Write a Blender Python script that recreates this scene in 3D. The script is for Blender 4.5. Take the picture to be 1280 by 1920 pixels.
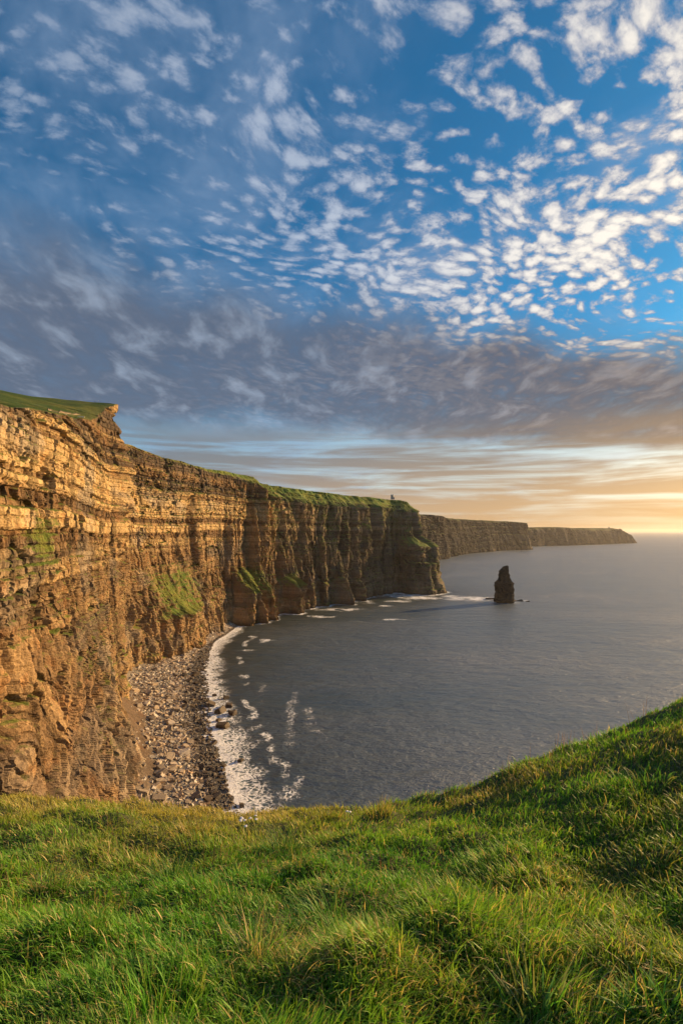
import bpy, bmesh, math, random, time
import numpy as np

T0 = time.time()
scene = bpy.context.scene
for o in list(bpy.data.objects):
    bpy.data.objects.remove(o)

# ------------------------------------------------------------------ camera
CAM_H = 126.0            # metres above the sea
F_PX = 906.0             # focal length in pixels of a 1280 x 1920 picture
V0 = 995.0               # picture row of the true horizontal
cam_data = bpy.data.cameras.new('camera')
cam_data.sensor_fit = 'VERTICAL'
cam_data.sensor_height = 36.0
cam_data.sensor_width = 24.0
cam_data.lens = F_PX / 1920.0 * 36.0
cam_data.shift_y = (V0 - 960.0) / 1920.0
cam_data.clip_start = 0.1
cam_data.clip_end = 120000.0
cam = bpy.data.objects.new('camera', cam_data)
cam.location = (0, 0, CAM_H)
cam.rotation_euler = (math.radians(90), 0, 0)
scene.collection.objects.link(cam)
scene.camera = cam

# ------------------------------------------------------------------ sun
SUN_AZ = 62.0            # degrees to the right of the view direction
SUN_EL = 16.0
saz, sel = math.radians(SUN_AZ), math.radians(SUN_EL)
SUN_DIR = (math.sin(saz) * math.cos(sel), math.cos(saz) * math.cos(sel), math.sin(sel))
sun_data = bpy.data.lights.new('sun', 'SUN')
sun_data.energy = 5.0
sun_data.angle = math.radians(0.6)
sun_data.color = (1.0, 0.63, 0.28)
sun = bpy.data.objects.new('sun', sun_data)
from mathutils import Vector
sun.rotation_euler = Vector(SUN_DIR).to_track_quat('Z', 'Y').to_euler()
sun.location = (300, 200, 400)
scene.collection.objects.link(sun)

# ------------------------------------------------------------------ exposure and sampling
scene.view_settings.view_transform = 'Standard'
scene.view_settings.look = 'None'
scene.view_settings.exposure = 0.92
scene.view_settings.gamma = 1.0
scene.render.engine = 'CYCLES'
scene.cycles.use_denoising = True
scene.cycles.denoiser = 'OPENIMAGEDENOISE'
scene.cycles.use_adaptive_sampling = True
scene.cycles.adaptive_threshold = 0.03
scene.cycles.max_bounces = 4
scene.cycles.diffuse_bounces = 2
scene.cycles.glossy_bounces = 2
scene.cycles.transmission_bounces = 4
scene.cycles.volume_bounces = 0
scene.cycles.transparent_max_bounces = 8
scene.cycles.sample_clamp_indirect = 4.0
scene.cycles.caustics_reflective = False
scene.cycles.caustics_refractive = False


# ------------------------------------------------------------------ node expression helper
class E:
    """A float or vector socket with arithmetic on it."""
    def __init__(self, g, s):
        self.g, self.s = g, s
    def _m(self, op, *a, clamp=False):
        n = self.g.nodes.new('ShaderNodeMath'); n.operation = op; n.use_clamp = clamp
        for i, v in enumerate((self,) + a):
            if isinstance(v, E): self.g.links.new(v.s, n.inputs[i])
            else: n.inputs[i].default_value = v
        return E(self.g, n.outputs[0])
    def __add__(s, o): return s._m('ADD', o)
    def __radd__(s, o): return s._m('ADD', o)
    def __sub__(s, o): return s._m('SUBTRACT', o)
    def __rsub__(s, o): return (s * -1.0) + o
    def __mul__(s, o): return s._m('MULTIPLY', o)
    def __rmul__(s, o): return s._m('MULTIPLY', o)
    def __truediv__(s, o): return s._m('DIVIDE', o)
    def __pow__(s, o): return s._m('POWER', o)
    def max(s, o): return s._m('MAXIMUM', o)
    def min(s, o): return s._m('MINIMUM', o)
    def abs(s): return s._m('ABSOLUTE')
    def sqrt(s): return s._m('SQRT')
    def exp(s): return s._m('EXPONENT')
    def atan2(s, o): return s._m('ARCTAN2', o)
    def clamp(s): return s._m('ADD', 0.0, clamp=True)
    def smooth(s, a, b):
        n = s.g.nodes.new('ShaderNodeMapRange'); n.interpolation_type = 'SMOOTHSTEP'; n.clamp = True
        s.g.links.new(s.s, n.inputs['Value'])
        n.inputs['From Min'].default_value = a; n.inputs['From Max'].default_value = b
        return E(s.g, n.outputs['Result'])
    def lin(s, a, b, c=0.0, d=1.0):
        n = s.g.nodes.new('ShaderNodeMapRange'); n.clamp = True
        s.g.links.new(s.s, n.inputs['Value'])
        for k, v in (('From Min', a), ('From Max', b), ('To Min', c), ('To Max', d)):
            n.inputs[k].default_value = v
        return E(s.g, n.outputs['Result'])


class G:
    def __init__(self, tree):
        self.t = tree; self.nodes = tree.nodes; self.links = tree.links
    def node(self, kind, **kw):
        n = self.nodes.new(kind)
        for k, v in kw.items(): setattr(n, k, v)
        return n
    def put(self, sock, v):
        if isinstance(v, E): self.links.new(v.s, sock)
        elif isinstance(v, (tuple, list)) and len(v) == 3 and sock.type == 'RGBA': sock.default_value = (*v, 1)
        else: sock.default_value = v
    def xyz(self, e):
        n = self.node('ShaderNodeSeparateXYZ'); self.links.new(e.s, n.inputs[0])
        return [E(self, o) for o in n.outputs]
    def vec(self, x, y, z=0.0):
        n = self.node('ShaderNodeCombineXYZ')
        for i, v in enumerate((x, y, z)): self.put(n.inputs[i], v)
        return E(self, n.outputs[0])
    def noise(self, v, scale=1.0, detail=4.0, rough=0.5, dist=0.0, dims='3D', color=False):
        n = self.node('ShaderNodeTexNoise', noise_dimensions=dims)
        if v is not None: self.links.new(v.s, n.inputs['Vector'])
        n.inputs['Scale'].default_value = scale; n.inputs['Detail'].default_value = detail
        n.inputs['Roughness'].default_value = rough; n.inputs['Distortion'].default_value = dist
        return E(self, n.outputs['Color' if color else 'Fac'])
    def voronoi(self, v, scale=1.0, feature='F1', rnd=1.0, out='Distance', smooth=None, dims='3D'):
        n = self.node('ShaderNodeTexVoronoi', feature=feature, voronoi_dimensions=dims)
        self.links.new(v.s, n.inputs['Vector']); n.inputs['Scale'].default_value = scale
        n.inputs['Randomness'].default_value = rnd
        if smooth is not None: n.inputs['Smoothness'].default_value = smooth
        return E(self, n.outputs[out])
    def mix(self, f, a, b, mode='MIX'):
        n = self.node('ShaderNodeMix', data_type='RGBA', blend_type=mode)
        self.put(n.inputs[0], f); self.put(n.inputs[6], a); self.put(n.inputs[7], b)
        return E(self, n.outputs[2])
    def vmath(self, op, a, b=None):
        n = self.node('ShaderNodeVectorMath', operation=op)
        self.put(n.inputs[0], a)
        if b is not None:
            if op == 'SCALE': self.put(n.inputs['Scale'], b)
            else: self.put(n.inputs[1], b)
        return E(self, n.outputs['Value' if op in ('DOT_PRODUCT', 'LENGTH') else 'Vector'])
    def ramp(self, f, stops):
        n = self.node('ShaderNodeValToRGB'); self.links.new(f.s, n.inputs[0])
        el = n.color_ramp.elements
        while len(el) < len(stops): el.new(0.5)
        for e, (p, c) in zip(el, stops): e.position = p; e.color = (*c, 1)
        return E(self, n.outputs[0])
    def attr(self, name, out='Fac'):
        n = self.node('ShaderNodeAttribute', attribute_name=name)
        return E(self, n.outputs[out])


# ------------------------------------------------------------------ sky: clear evening air with three cloud decks
world = bpy.data.worlds.new('World')
scene.world = world
world.use_nodes = True
world.node_tree.nodes.clear()
w = G(world.node_tree)
tc = w.node('ShaderNodeTexCoord')
D = E(w, tc.outputs['Generated'])
dx, dy, dz = w.xyz(D)
hyp = (dx * dx + dy * dy).sqrt().max(0.001)
el = dz / hyp                                   # tangent of the elevation
zc = dz.max(0.02)
px, py = dx / zc, dy / zc
zt = (dz + 0.13).max(0.05)
ux_, uy_ = dx / zt, dy / zt                     # the same, flattened a little for clouds with height
sundot = w.vmath('DOT_PRODUCT', D, SUN_DIR)
sunaz = (dx * math.sin(saz) + dy * math.cos(saz)) / hyp      # 1 towards the sun, -1 away
warm_low = sunaz.smooth(0.05, 0.95)             # the glow spreads wider along the horizon
warm = sunaz.smooth(0.35, 1.0)                  # sunward half of the sky

sky = w.node('ShaderNodeTexSky', sky_type='NISHITA')
sky.sun_disc = False
sky.sun_elevation = sel
sky.sun_rotation = saz
sky.altitude = 126
sky.air_density = 1.0
sky.dust_density = 0.6
sky.ozone_density = 3.0
air = w.vmath('MULTIPLY', E(w, sky.outputs[0]), (0.026, 0.088, 0.108))

# thin veil high up, on the side away from the sun
warp = w.noise(w.vec(ux_, uy_), 1.9, 2, 0.5, color=True)
wx, wy, wz = w.xyz(warp)
qx = ux_ + (wx - 0.5) * 0.26
qy = uy_ + (wy - 0.5) * 0.26
veil_n = w.noise(w.vec(qx * 1.0 + qy * 0.25, qy * 0.75), 2.1, 5, 0.60)
leftness = (px * -1.0 + 0.15).smooth(-0.9, 0.9)
veil = (veil_n + leftness * 0.16).smooth(0.48, 0.80) * 0.50
veil_fine = w.noise(w.vec(qx, qy * 1.0, 3.0), 14.0, 4, 0.6)
veil = veil * veil_fine.lin(0.25, 0.75, 0.55, 1.2)

# broken altocumulus: small cells in patches, lined up along a slanting wind
c_, s_ = math.cos(math.radians(28)), math.sin(math.radians(28))
rx = qx * c_ + qy * s_
ry = qy * c_ - qx * s_
fx = w.noise(w.vec(ux_, uy_, 5.0), 32.0, 4, 0.62)
fy = veil_fine
cell_v = w.vec(rx * 0.80 + (fx - 0.5) * 0.060, ry * 1.20 + (fy - 0.5) * 0.060, 0.0)
cells = w.voronoi(cell_v, 19.0, 'F1', 1.0, dims='2D')
cell_f = cells.lin(0.05, 0.70, 1.0, 0.0)
lump = w.noise(w.vec(rx * 0.8, ry * 1.2, 1.7), 17.0, 5, 0.62)
patch = w.noise(w.vec(rx * 0.55, ry * 0.9, 9.0), 2.8, 3, 0.55)
bigp = w.noise(w.vec(rx * 0.9, ry * 1.1, 31.0), 6.5, 3, 0.5)
rightness = (px * 0.60 + (py - 1.1) * 0.34).smooth(-0.9, 0.8)
dens = cell_f * 0.30 + lump * 1.00 + (patch - 0.5) * 0.70 + (bigp - 0.5) * 0.60 + rightness * 0.20 + 0.085
ac = dens.smooth(0.80, 1.04)
ac_core = dens.smooth(0.88, 1.24)

# grey cloud bank lying across the middle distance
edge_n = w.noise(w.vec(qx * 0.8, qy * 0.55, 21.0), 2.6, 5, 0.58)
bank_in = (py - (px * 0.36) + (edge_n - 0.5) * 1.5).smooth(1.70, 2.60)
bank_out = (py - (px * 0.22).min(0.9) + (edge_n - 0.5) * 2.6).smooth(5.7, 4.3)
front = dy.smooth(-0.3, 0.2)
bank_tex = w.noise(w.vec(qx * 1.15, qy * 0.60, 2.0), 6.8, 5, 0.58)
bank = bank_in * bank_out * bank_tex.lin(0.22, 0.55, 0.72, 1.0)

# low streaked cloud towards the horizon
az = dx.atan2(dy)
low_n = w.noise(w.vec(az * 2.2 + el * 3.0, el * 26.0, 3.0), 1.25, 5, 0.60, dist=0.4)
low_n2 = w.noise(w.vec(az * 1.3 - el * 2.0, el * 70.0, 8.0), 1.0, 3, 0.55)
low_zone = el.smooth(0.235, 0.165)
low = (low_n * 0.75 + low_n2 * 0.25).smooth(0.37, 0.56) * low_zone

# colours of the light in each deck
glow = sundot.smooth(0.62, 1.0)
glow2 = glow * glow
air_low = w.mix(warm_low, (0.33, 0.45, 0.54), (0.78, 0.74, 0.62))
hz = el.smooth(0.34, 0.04)
air2 = w.mix(hz * 0.92, air, air_low)
veil_col = w.mix(warm, (0.22, 0.31, 0.46), (0.40, 0.44, 0.53))
ac_dark = w.mix(warm, (0.20, 0.27, 0.40), (0.38, 0.38, 0.43))
ac_lite = w.mix(warm, (0.48, 0.53, 0.62), (0.98, 0.88, 0.74))
ac_col = w.mix(ac_core, ac_dark, ac_lite)
bank_dark = w.mix(warm, (0.095, 0.118, 0.170), (0.115, 0.092, 0.092))
bank_lite = w.mix(warm, (0.235, 0.285, 0.370), (0.27, 0.225, 0.205))
bank_col = w.mix(bank_tex.smooth(0.44, 0.76), bank_dark, bank_lite)
low_col = w.mix(warm_low, (0.17, 0.185, 0.205), (0.27, 0.195, 0.135))
low_hz = w.mix(warm_low, (0.27, 0.215, 0.165), (0.56, 0.335, 0.145))
low_col = w.mix(el.smooth(0.17, 0.03), low_col, low_hz)

c = w.mix(veil, air2, veil_col)
c = w.mix(ac * el.smooth(0.16, 0.34) * rightness.lin(0.0, 1.0, 0.32, 0.97), c, ac_col)
c = w.mix(bank * 0.95, c, bank_col)
c = w.mix(low * 0.88, c, low_col)
# evening haze hugging the horizon, brighter round the sun
c = w.mix(el.smooth(0.085, 0.0) * 0.75, c, w.mix(warm_low, (0.31, 0.245, 0.185), (0.60, 0.365, 0.160)))
lit = glow2 * el.smooth(0.25, 0.04) * low.lin(0.0, 1.0, 1.0, 0.55)
c = w.mix(lit, c, w.vmath('ADD', c, (0.66, 0.38, 0.11)))
# below the horizon only the sea is ever seen
c = w.mix(dz.smooth(-0.002, -0.05), c, (0.05, 0.06, 0.07))
bg = w.node('ShaderNodeBackground')
w.links.new(c.s, bg.inputs['Color'])
bg.inputs['Strength'].default_value = 0.64
wo = w.node('ShaderNodeOutputWorld')
w.links.new(bg.outputs[0], wo.inputs['Surface'])
world.cycles.sampling_method = 'MANUAL'
world.cycles.sample_map_resolution = 512

# ================================================================== helpers
RNG = np.random.default_rng(11)
random.seed(11)


def put(obj, label=None, cat=None, group=None, kind=None):
    if label: obj['label'] = label
    if cat: obj['category'] = cat
    if group: obj['group'] = group
    if kind: obj['kind'] = kind
    return obj


def mesh_np(name, verts, quads=None, tris=None, smooth=False, attrs=None):
    """Mesh from arrays; attrs: {name: (n,) float or (n,3) colour}."""
    me = bpy.data.meshes.new(name)
    verts = np.asarray(verts, np.float32)
    nq = 0 if quads is None else len(quads)
    nt = 0 if tris is None else len(tris)
    me.vertices.add(len(verts)); me.vertices.foreach_set('co', verts.ravel())
    loops = []
    if nq: loops.append(np.asarray(quads, np.int32).ravel())
    if nt: loops.append(np.asarray(tris, np.int32).ravel())
    loops = np.concatenate(loops)
    me.loops.add(len(loops)); me.loops.foreach_set('vertex_index', loops)
    me.polygons.add(nq + nt)
    starts = np.concatenate([np.arange(nq) * 4, nq * 4 + np.arange(nt) * 3]).astype(np.int32)
    me.polygons.foreach_set('loop_start', starts)
    me.polygons.foreach_set('use_smooth', np.full(nq + nt, smooth, bool))
    for k, a in (attrs or {}).items():
        a = np.asarray(a, np.float32)
        if a.ndim == 1:
            at = me.attributes.new(k, 'FLOAT', 'POINT'); at.data.foreach_set('value', a)
        else:
            at = me.attributes.new(k, 'FLOAT_COLOR', 'POINT')
            at.data.foreach_set('color', np.concatenate([a, np.ones((len(a), 1), np.float32)], 1).ravel())
    me.update(calc_edges=True)
    return me


def add(name, me, mat=None, parent=None, loc=None):
    o = bpy.data.objects.new(name, me)
    scene.collection.objects.link(o)
    if mat is not None and me is not None and not me.materials: me.materials.append(mat)
    if parent is not None: o.parent = parent
    if loc is not None: o.location = loc
    return o


def grid_quads(nr, nc):
    i = np.arange(nr - 1)[:, None] * nc + np.arange(nc - 1)[None, :]
    return np.stack([i, i + 1, i + nc + 1, i + nc], -1).reshape(-1, 4)


def h2(ix, iy, seed=0):
    a = (ix.astype(np.int64) * 374761393 + iy.astype(np.int64) * 668265263 + seed * 1442695041) & 0xFFFFFFFF
    a = ((a ^ (a >> 13)) * 1274126177) & 0xFFFFFFFF
    a = ((a ^ (a >> 16)) * 2246822519) & 0xFFFFFFFF
    return ((a ^ (a >> 15)) & 0xFFFFFF) / float(0xFFFFFF)


def vn2(x, y, seed=0):
    x, y = np.broadcast_arrays(np.asarray(x, float), np.asarray(y, float))
    ix, iy = np.floor(x), np.floor(y)
    fx, fy = x - ix, y - iy
    fx = fx * fx * (3 - 2 * fx); fy = fy * fy * (3 - 2 * fy)
    a, b = h2(ix, iy, seed), h2(ix + 1, iy, seed)
    c, d = h2(ix, iy + 1, seed), h2(ix + 1, iy + 1, seed)
    return (a + (b - a) * fx + (c - a + (a - b - c + d) * fx) * fy) * 2 - 1


def fbm(x, y, octs=4, seed=0, gain=0.5):
    s, amp, t = 0.0, 1.0, 0.0
    for k in range(octs):
        s = s + amp * vn2(x * 2 ** k + 17.3 * k, y * 2 ** k - 9.1 * k, seed + k)
        t += amp; amp *= gain
    return s / t


def sstep(x, a, b):
    t = np.clip((x - a) / (b - a), 0, 1)
    return t * t * (3 - 2 * t)


def catmull(P, step_fn):
    """Catmull-Rom through the rows of P (first two columns x, y), resampled with a step that step_fn(y) gives."""
    P = np.asarray(P, float)
    Q = np.vstack([2 * P[0] - P[1], P, 2 * P[-1] - P[-2]])
    dense = []
    for i in range(1, len(Q) - 2):
        t = np.linspace(0, 1, 200, endpoint=False)[:, None]
        a, b, c, d = Q[i - 1], Q[i], Q[i + 1], Q[i + 2]
        dense.append(0.5 * (2 * b + (c - a) * t + (2 * a - 5 * b + 4 * c - d) * t ** 2 + (3 * b - a - 3 * c + d) * t ** 3))
    dense = np.vstack(dense + [P[-1:]])
    L = np.concatenate([[0], np.cumsum(np.hypot(*np.diff(dense[:, :2], axis=0).T))])
    ss, s = [], 0.0
    while s < L[-1]:
        ss.append(s); s += step_fn(np.interp(s, L, dense[:, 1]))
    ss = np.array(ss)
    out = np.stack([np.interp(ss, L, dense[:, k]) for k in range(dense.shape[1])], 1)
    return ss, out


def blur1(a, n):
    k = np.hanning(n * 2 + 3); k /= k.sum()
    p = np.pad(a, (n + 1, n + 1), mode='edge')
    return np.convolve(p, k, 'valid')


# ================================================================== materials
def new_mat(name):
    m = bpy.data.materials.new(name); m.use_nodes = True
    m.node_tree.nodes.clear()
    g = G(m.node_tree)
    b = g.node('ShaderNodeBsdfPrincipled'); o = g.node('ShaderNodeOutputMaterial')
    g.links.new(b.outputs[0], o.inputs['Surface'])
    return m, g, b, o


def bump(g, b, h, strength=0.5, dist=0.1):
    n = g.node('ShaderNodeBump'); n.inputs['Strength'].default_value = strength; n.inputs['Distance'].default_value = dist
    g.links.new(h.s, n.inputs['Height']); g.links.new(n.outputs[0], b.inputs['Normal'])


def geo_pos(g):
    return E(g, g.node('ShaderNodeNewGeometry').outputs['Position'])


def rock_material(name, scale=1.0):
    m, g, b, o = new_mat(name)
    col = g.attr('tint', 'Color')
    P = geo_pos(g)
    x, y, z = g.xyz(P)
    lay = g.noise(g.vec(x * 0.45, y * 0.45, z * 2.0), 1.0 / scale, 6, 0.62)
    ver = g.noise(g.vec(x * 0.9, y * 0.9, z * 0.14), 0.9 / scale, 5, 0.6)
    spk = g.noise(P, 1.4 / scale, 6, 0.65)
    k = lay * 0.40 + ver * 0.38 + spk * 0.42
    col2 = g.mix(1.0, col, g.ramp(k, [(0.40, (0.26, 0.25, 0.25)), (0.54, (0.78, 0.76, 0.74)), (0.66, (1.10, 1.08, 1.02)), (0.82, (1.5, 1.42, 1.28))]), 'MULTIPLY')
    rust = g.noise(P, 0.12 / scale, 4, 0.6).smooth(0.52, 0.68)
    col2 = g.mix(rust * 0.45, col2, g.mix(1.0, col2, (1.18, 0.86, 0.62), 'MULTIPLY'))
    g.put(b.inputs['Base Color'], col2)
    b.inputs['Roughness'].default_value = 0.9
    b.inputs['Specular IOR Level'].default_value = 0.2
    bump(g, b, lay * 0.6 + spk * 0.8 + ver * 0.3, 0.9, 0.8 * scale)
    return m


M_ROCK = rock_material('cliff_rock')
M_ROCK_FAR = rock_material('distant_cliff_rock', 4.0)

PALE = np.array((0.48, 0.345, 0.170)); TAN = np.array((0.36, 0.245, 0.125)); BROWN = np.array((0.20, 0.125, 0.062))
SHALE = np.array((0.105, 0.078, 0.055)); GREY = np.array((0.17, 0.150, 0.120)); EARTH = np.array((0.30, 0.195, 0.105))
GRASS = np.array((0.075, 0.140, 0.022)); MOSS = np.array((0.150, 0.165, 0.034)); SCREE = np.array((0.20, 0.145, 0.10))


def lerp(a, b, t):
    return a + (b - a) * np.asarray(t)[..., None]


# ================================================================== sea cliffs
def bed_stack(seed, lo=-20.0, hi=260.0, tmin=1.0, tmax=4.6):
    r = np.random.default_rng(seed)
    z, b, hard = lo, [], []
    while z < hi:
        b.append(z); hard.append(r.random())
        z += tmin + (tmax - tmin) * r.random() ** 1.8
    return np.array(b), np.array(hard)


def ledge(S, Z, s0, w, ztop, zfront, out, skew=0.0):
    """A buttress whose top slopes out from the wall at ztop to its brow at zfront, then drops sheer."""
    Sw = S + 0.22 * w * fbm(S / 7, Z / 16, 3, int(ztop)); Zw = Z + 5 * fbm(S / 8, Z / 20, 3, int(ztop) + 1)
    k = np.clip(1 - np.abs((Sw - s0 - skew * (ztop - Z)) / w) ** 1.8, 0, 1) ** 0.8
    return k * out * np.clip((ztop - Zw) / (ztop - zfront), 0, 1) * (1 + 0.25 * vn2(S / 9, Z / 40, int(ztop) + 2))


def blur_rows(a, n):
    c = np.cumsum(np.pad(a, ((0, 0), (n + 1, n)), mode='edge'), axis=1)
    return (c[:, 2 * n + 1:] - c[:, :-2 * n - 1]) / (2 * n + 1)


def build_cliff(name, ctrl, step, dz, seed, mat, k=1.0, features=None, colour=None, bed_amt=None, tilt=None, zbot=-4.0, inland=None, nrows=None):
    """ctrl rows: x, y, top height, batter at the foot, height of the grassy cap."""
    S1, C = catmull(ctrl, step)
    n = len(S1)
    tx, ty = np.gradient(C[:, 0]), np.gradient(C[:, 1])
    nb = max(4, int(n * 0.012))
    tx, ty = blur1(tx, nb), blur1(ty, nb)
    L = np.hypot(tx, ty); nx, ny = ty / L, -tx / L
    ztop = C[:, 2] + 1.6 * k ** 0.5 * fbm(S1 / (22 * k), S1 * 0, 4, seed + 5)
    rows = nrows or int((ztop.max() - zbot) / dz)
    t = np.linspace(0, 1, rows)
    Z = zbot + t[:, None] * (ztop - zbot)[None, :]
    S = np.broadcast_to(S1[None, :], Z.shape)
    foot, cap = C[:, 3][None, :], np.maximum(C[:, 4], 0.4)[None, :]
    top = ztop[None, :]
    # --- beds, dipping and wavering a little along the wall
    dip = 5.0 * k * fbm(S1 / (170 * k), S1 * 0 + 3, 2, seed + 9)[None, :]
    zb = Z + dip + 0.8 * k * fbm(S / (16 * k), Z / (30 * k), 3, seed + 3)
    if tilt:
        tl, boost = tilt(S, Z, S1, C); zb = zb + tl
    bounds, hard = bed_stack(seed, tmin=0.7 * k, tmax=4.2 * k)
    idx = np.clip(np.searchsorted(bounds, zb) - 1, 0, len(bounds) - 2)
    fr = (zb - bounds[idx]) / (bounds[idx + 1] - bounds[idx])
    hd = hard[idx]
    # groups of strong beds and of weak shale
    group = fbm(zb / (14 * k) + 4.0, dip * 0, 2, seed + 21)
    strength = np.clip(0.5 + 0.9 * (hd - 0.5) + 0.75 * group, 0, 1)
    # upper wall well bedded, lower wall fluted
    frac = Z / top
    bedded = sstep(frac + 0.10 * fbm(S / (50 * k), Z / (60 * k), 2, seed + 1), 0.48, 0.66)
    if bed_amt is not None: bedded = bedded * bed_amt(C)[None, :]
    if tilt: bedded = np.maximum(bedded, boost)
    fluted = 1 - 0.80 * bedded
    out = foot * np.clip(1 - frac, 0, 1) ** 1.25
    out = out + 6.5 * k * fbm(S / (62 * k), Z / (260 * k), 3, seed + 2)
    rib = fbm(S / (17 * k) + 0.35 * vn2(Z / (40 * k), S / (50 * k), seed + 44), Z / (150 * k), 3, seed + 4)
    out = out + 4.2 * k * rib * (0.35 + 0.65 * fluted)
    fl = np.abs(vn2(S / (6.3 * k) + 0.5 * vn2(Z / (22 * k), S / (30 * k), seed + 6), Z / (55 * k), seed + 7))
    fl2 = np.abs(vn2(S / (2.7 * k) + 0.4 * vn2(Z / (11 * k), S / (14 * k), seed + 8), Z / (20 * k), seed + 17))
    out = out + k * fluted * (3.0 * (np.sqrt(fl) - 0.6) + 1.25 * (np.sqrt(fl2) - 0.6))
    # bed steps and jointed blocks
    wob = vn2(S / (70 * k), idx * 5.7, seed + 31)
    out = out + k * (0.35 + 0.65 * bedded) * (3.0 * (strength - 0.55) * (0.75 + 0.6 * wob))
    width = (2.0 + 11.0 * h2(idx, idx * 0 + 3, seed) ** 1.5) * k
    cell = np.floor(S / width + 13 * h2(idx, idx * 0 + 7, seed) + 0.25 * vn2(S / (4 * k), Z / (3 * k), seed + 51))
    blk = h2(cell, idx, seed + 60)
    gone = (blk < 0.16) & (vn2(S / (19 * k), Z / (11 * k), seed + 61) > 0.35)
    out = out + k * (0.55 + 0.45 * bedded) * (1.5 * (blk - 0.5) - 1.9 * gone)
    cfr = np.abs(((S / width) % 1.0) - 0.5) * 2
    out = out - 0.45 * k * ((fr < 0.14) | (fr > 0.92)) - 0.6 * k * (cfr > 0.86) * (blk > 0.3)
    crack = np.abs(vn2(S / (4.4 * k) + 0.6 * vn2(Z / (9 * k), S / (9 * k), seed + 62), Z / (16 * k), seed + 63))
    big = np.abs(vn2(S / (24 * k) + 0.35 * vn2(Z / (26 * k), S / (30 * k), seed + 65), Z / (90 * k), seed + 66))
    out = out - 6.0 * k * np.clip(1 - big / 0.09, 0, 1) * fluted
    out = out - 4.2 * k * np.clip(1 - crack / 0.11, 0, 1) * (0.5 + 0.5 * vn2(S / (25 * k), Z / (20 * k), seed + 64) > 0.35)
    out = out + k * ((0.55 + 0.5 * fluted) * fbm(S / (4.6 * k), Z / (2.0 * k), 4, seed + 70, 0.62))
    slump = np.zeros_like(Z)
    gmask = np.zeros_like(Z)
    if features:
        add_out, slump, gmask, flat = features(S, Z, S1, C)
        out = out * (1 - 0.6 * flat) + add_out
    # grassy cap lying back at the brow
    back = np.clip(Z - (top - cap), 0, None)
    turf = sstep(back / cap, 0.0, 0.35) * np.clip(cap / (8 * k), 0, 1)
    out = out - 0.75 * turf * (out - blur_rows(out, max(3, int(14 * k ** 0.5))))
    capn = 1 + 0.25 * fbm(S / (9 * k), Z / (8 * k), 3, seed + 80)
    out = out - back * capn * np.clip(cap / (6 * k), 0, 1.0)
    X = C[:, 0][None, :] + nx[None, :] * out
    Y = C[:, 1][None, :] + ny[None, :] * out
    # --- ground running inland from the brow
    ix, iy = (-nx, -ny) if inland is None else inland(C, nx, ny)
    offs = np.array([0.8, 2.0, 4.0, 7.0, 11.0, 17.0, 26.0, 40.0, 62.0, 100.0, 170.0, 300.0])
    rise = C[:, 5] if C.shape[1] > 5 else np.full(n, 0.02)
    PX, PY, PZ = [], [], []
    for q in offs:
        PX.append(X[-1] + ix * q); PY.append(Y[-1] + iy * q)
        PZ.append(Z[-1] + rise * np.minimum(q, 90) + 0.9 * k * np.tanh(q / 8) * fbm(S1 / 9 / k, S1 * 0 + q / 12, 4, seed + 90))
    XX = np.vstack([X, PX]); YY = np.vstack([Y, PY]); ZZ = np.vstack([Z, PZ])
    V = np.stack([XX, YY, ZZ], -1)
    # --- surface slope for turf
    du = np.gradient(V, axis=1); dv = np.gradient(V, axis=0)
    N = np.cross(du, dv); N /= np.linalg.norm(N, axis=-1, keepdims=True) + 1e-9
    up = N[..., 2]
    up = up if np.median(up[-6:]) > 0 else -up
    # --- colours of the beds
    R = Z.shape[0]
    base = lerp(lerp(SHALE, BROWN, np.clip(strength * 2.0, 0, 1)), lerp(TAN, PALE, np.clip((strength - 0.70) * 4, 0, 1)), sstep(strength, 0.40, 0.72))
    base = base * (0.80 + 0.4 * blk)[..., None]
    low = lerp(BROWN, TAN, np.clip(0.5 + 0.9 * fbm(S / (12 * k), Z / (30 * k), 3, seed + 100), 0, 1))
    tint = lerp(low, base, 0.35 + 0.65 * bedded)
    tint = lerp(tint, np.broadcast_to(EARTH, tint.shape) * (0.8 + 0.4 * (0.5 + 0.5 * fbm(S / 6 + Z / 9, Z / 9 - S / 14, 4, seed + 101)))[..., None], np.clip(slump, 0, 1))
    if colour: tint = colour(tint, S, Z, C)
    stain = sstep(fbm(S / (4.5 * k), Z / (55 * k), 3, seed + 130), 0.16, 0.5) * 0.5
    tint = tint * (1 - stain)[..., None]
    gpatch = sstep(fbm(S / (38 * k), Z / (20 * k), 3, seed + 131), 0.08, 0.45) * 0.55
    tint = lerp(tint, tint.mean(-1, keepdims=True) * np.array((1.0, 0.93, 0.82)) * 0.85, gpatch)
    gn = fbm(S / (7 * k), Z / (6 * k), 4, seed + 110)
    gr = sstep(up[:R] + 0.35 * gn + 0.9 * gmask - 0.5 * slump, 0.62, 0.92)
    gr = np.maximum(gr, sstep(back / cap + 0.5 * gn + 0.3 * (up[:R] - 0.5), 0.15, 0.55) * np.clip(cap / (5 * k), 0, 1))
    gr = np.maximum(gr, 0.75 * sstep(gmask + 0.6 * gn, 0.55, 1.0))
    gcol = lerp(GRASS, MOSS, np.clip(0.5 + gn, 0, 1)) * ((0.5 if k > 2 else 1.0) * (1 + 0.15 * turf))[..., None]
    tint = lerp(tint, np.zeros_like(tint) + gcol, gr)
    wet = sstep(Z + 1.5 * gn, 5.0 * k ** 0.3, 1.0)
    tint = tint * (1 - 0.55 * wet)[..., None]
    pg = np.stack([fbm(S1 / 14, S1 * 0 + q / 9, 3, seed + 120) for q in offs])
    ptint = (0.6 if k > 2 else 1.0) * np.ones(pg.shape + (3,)) * lerp(GRASS * 0.75, MOSS, np.clip(0.4 + 1.4 * pg, 0, 1))
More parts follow.
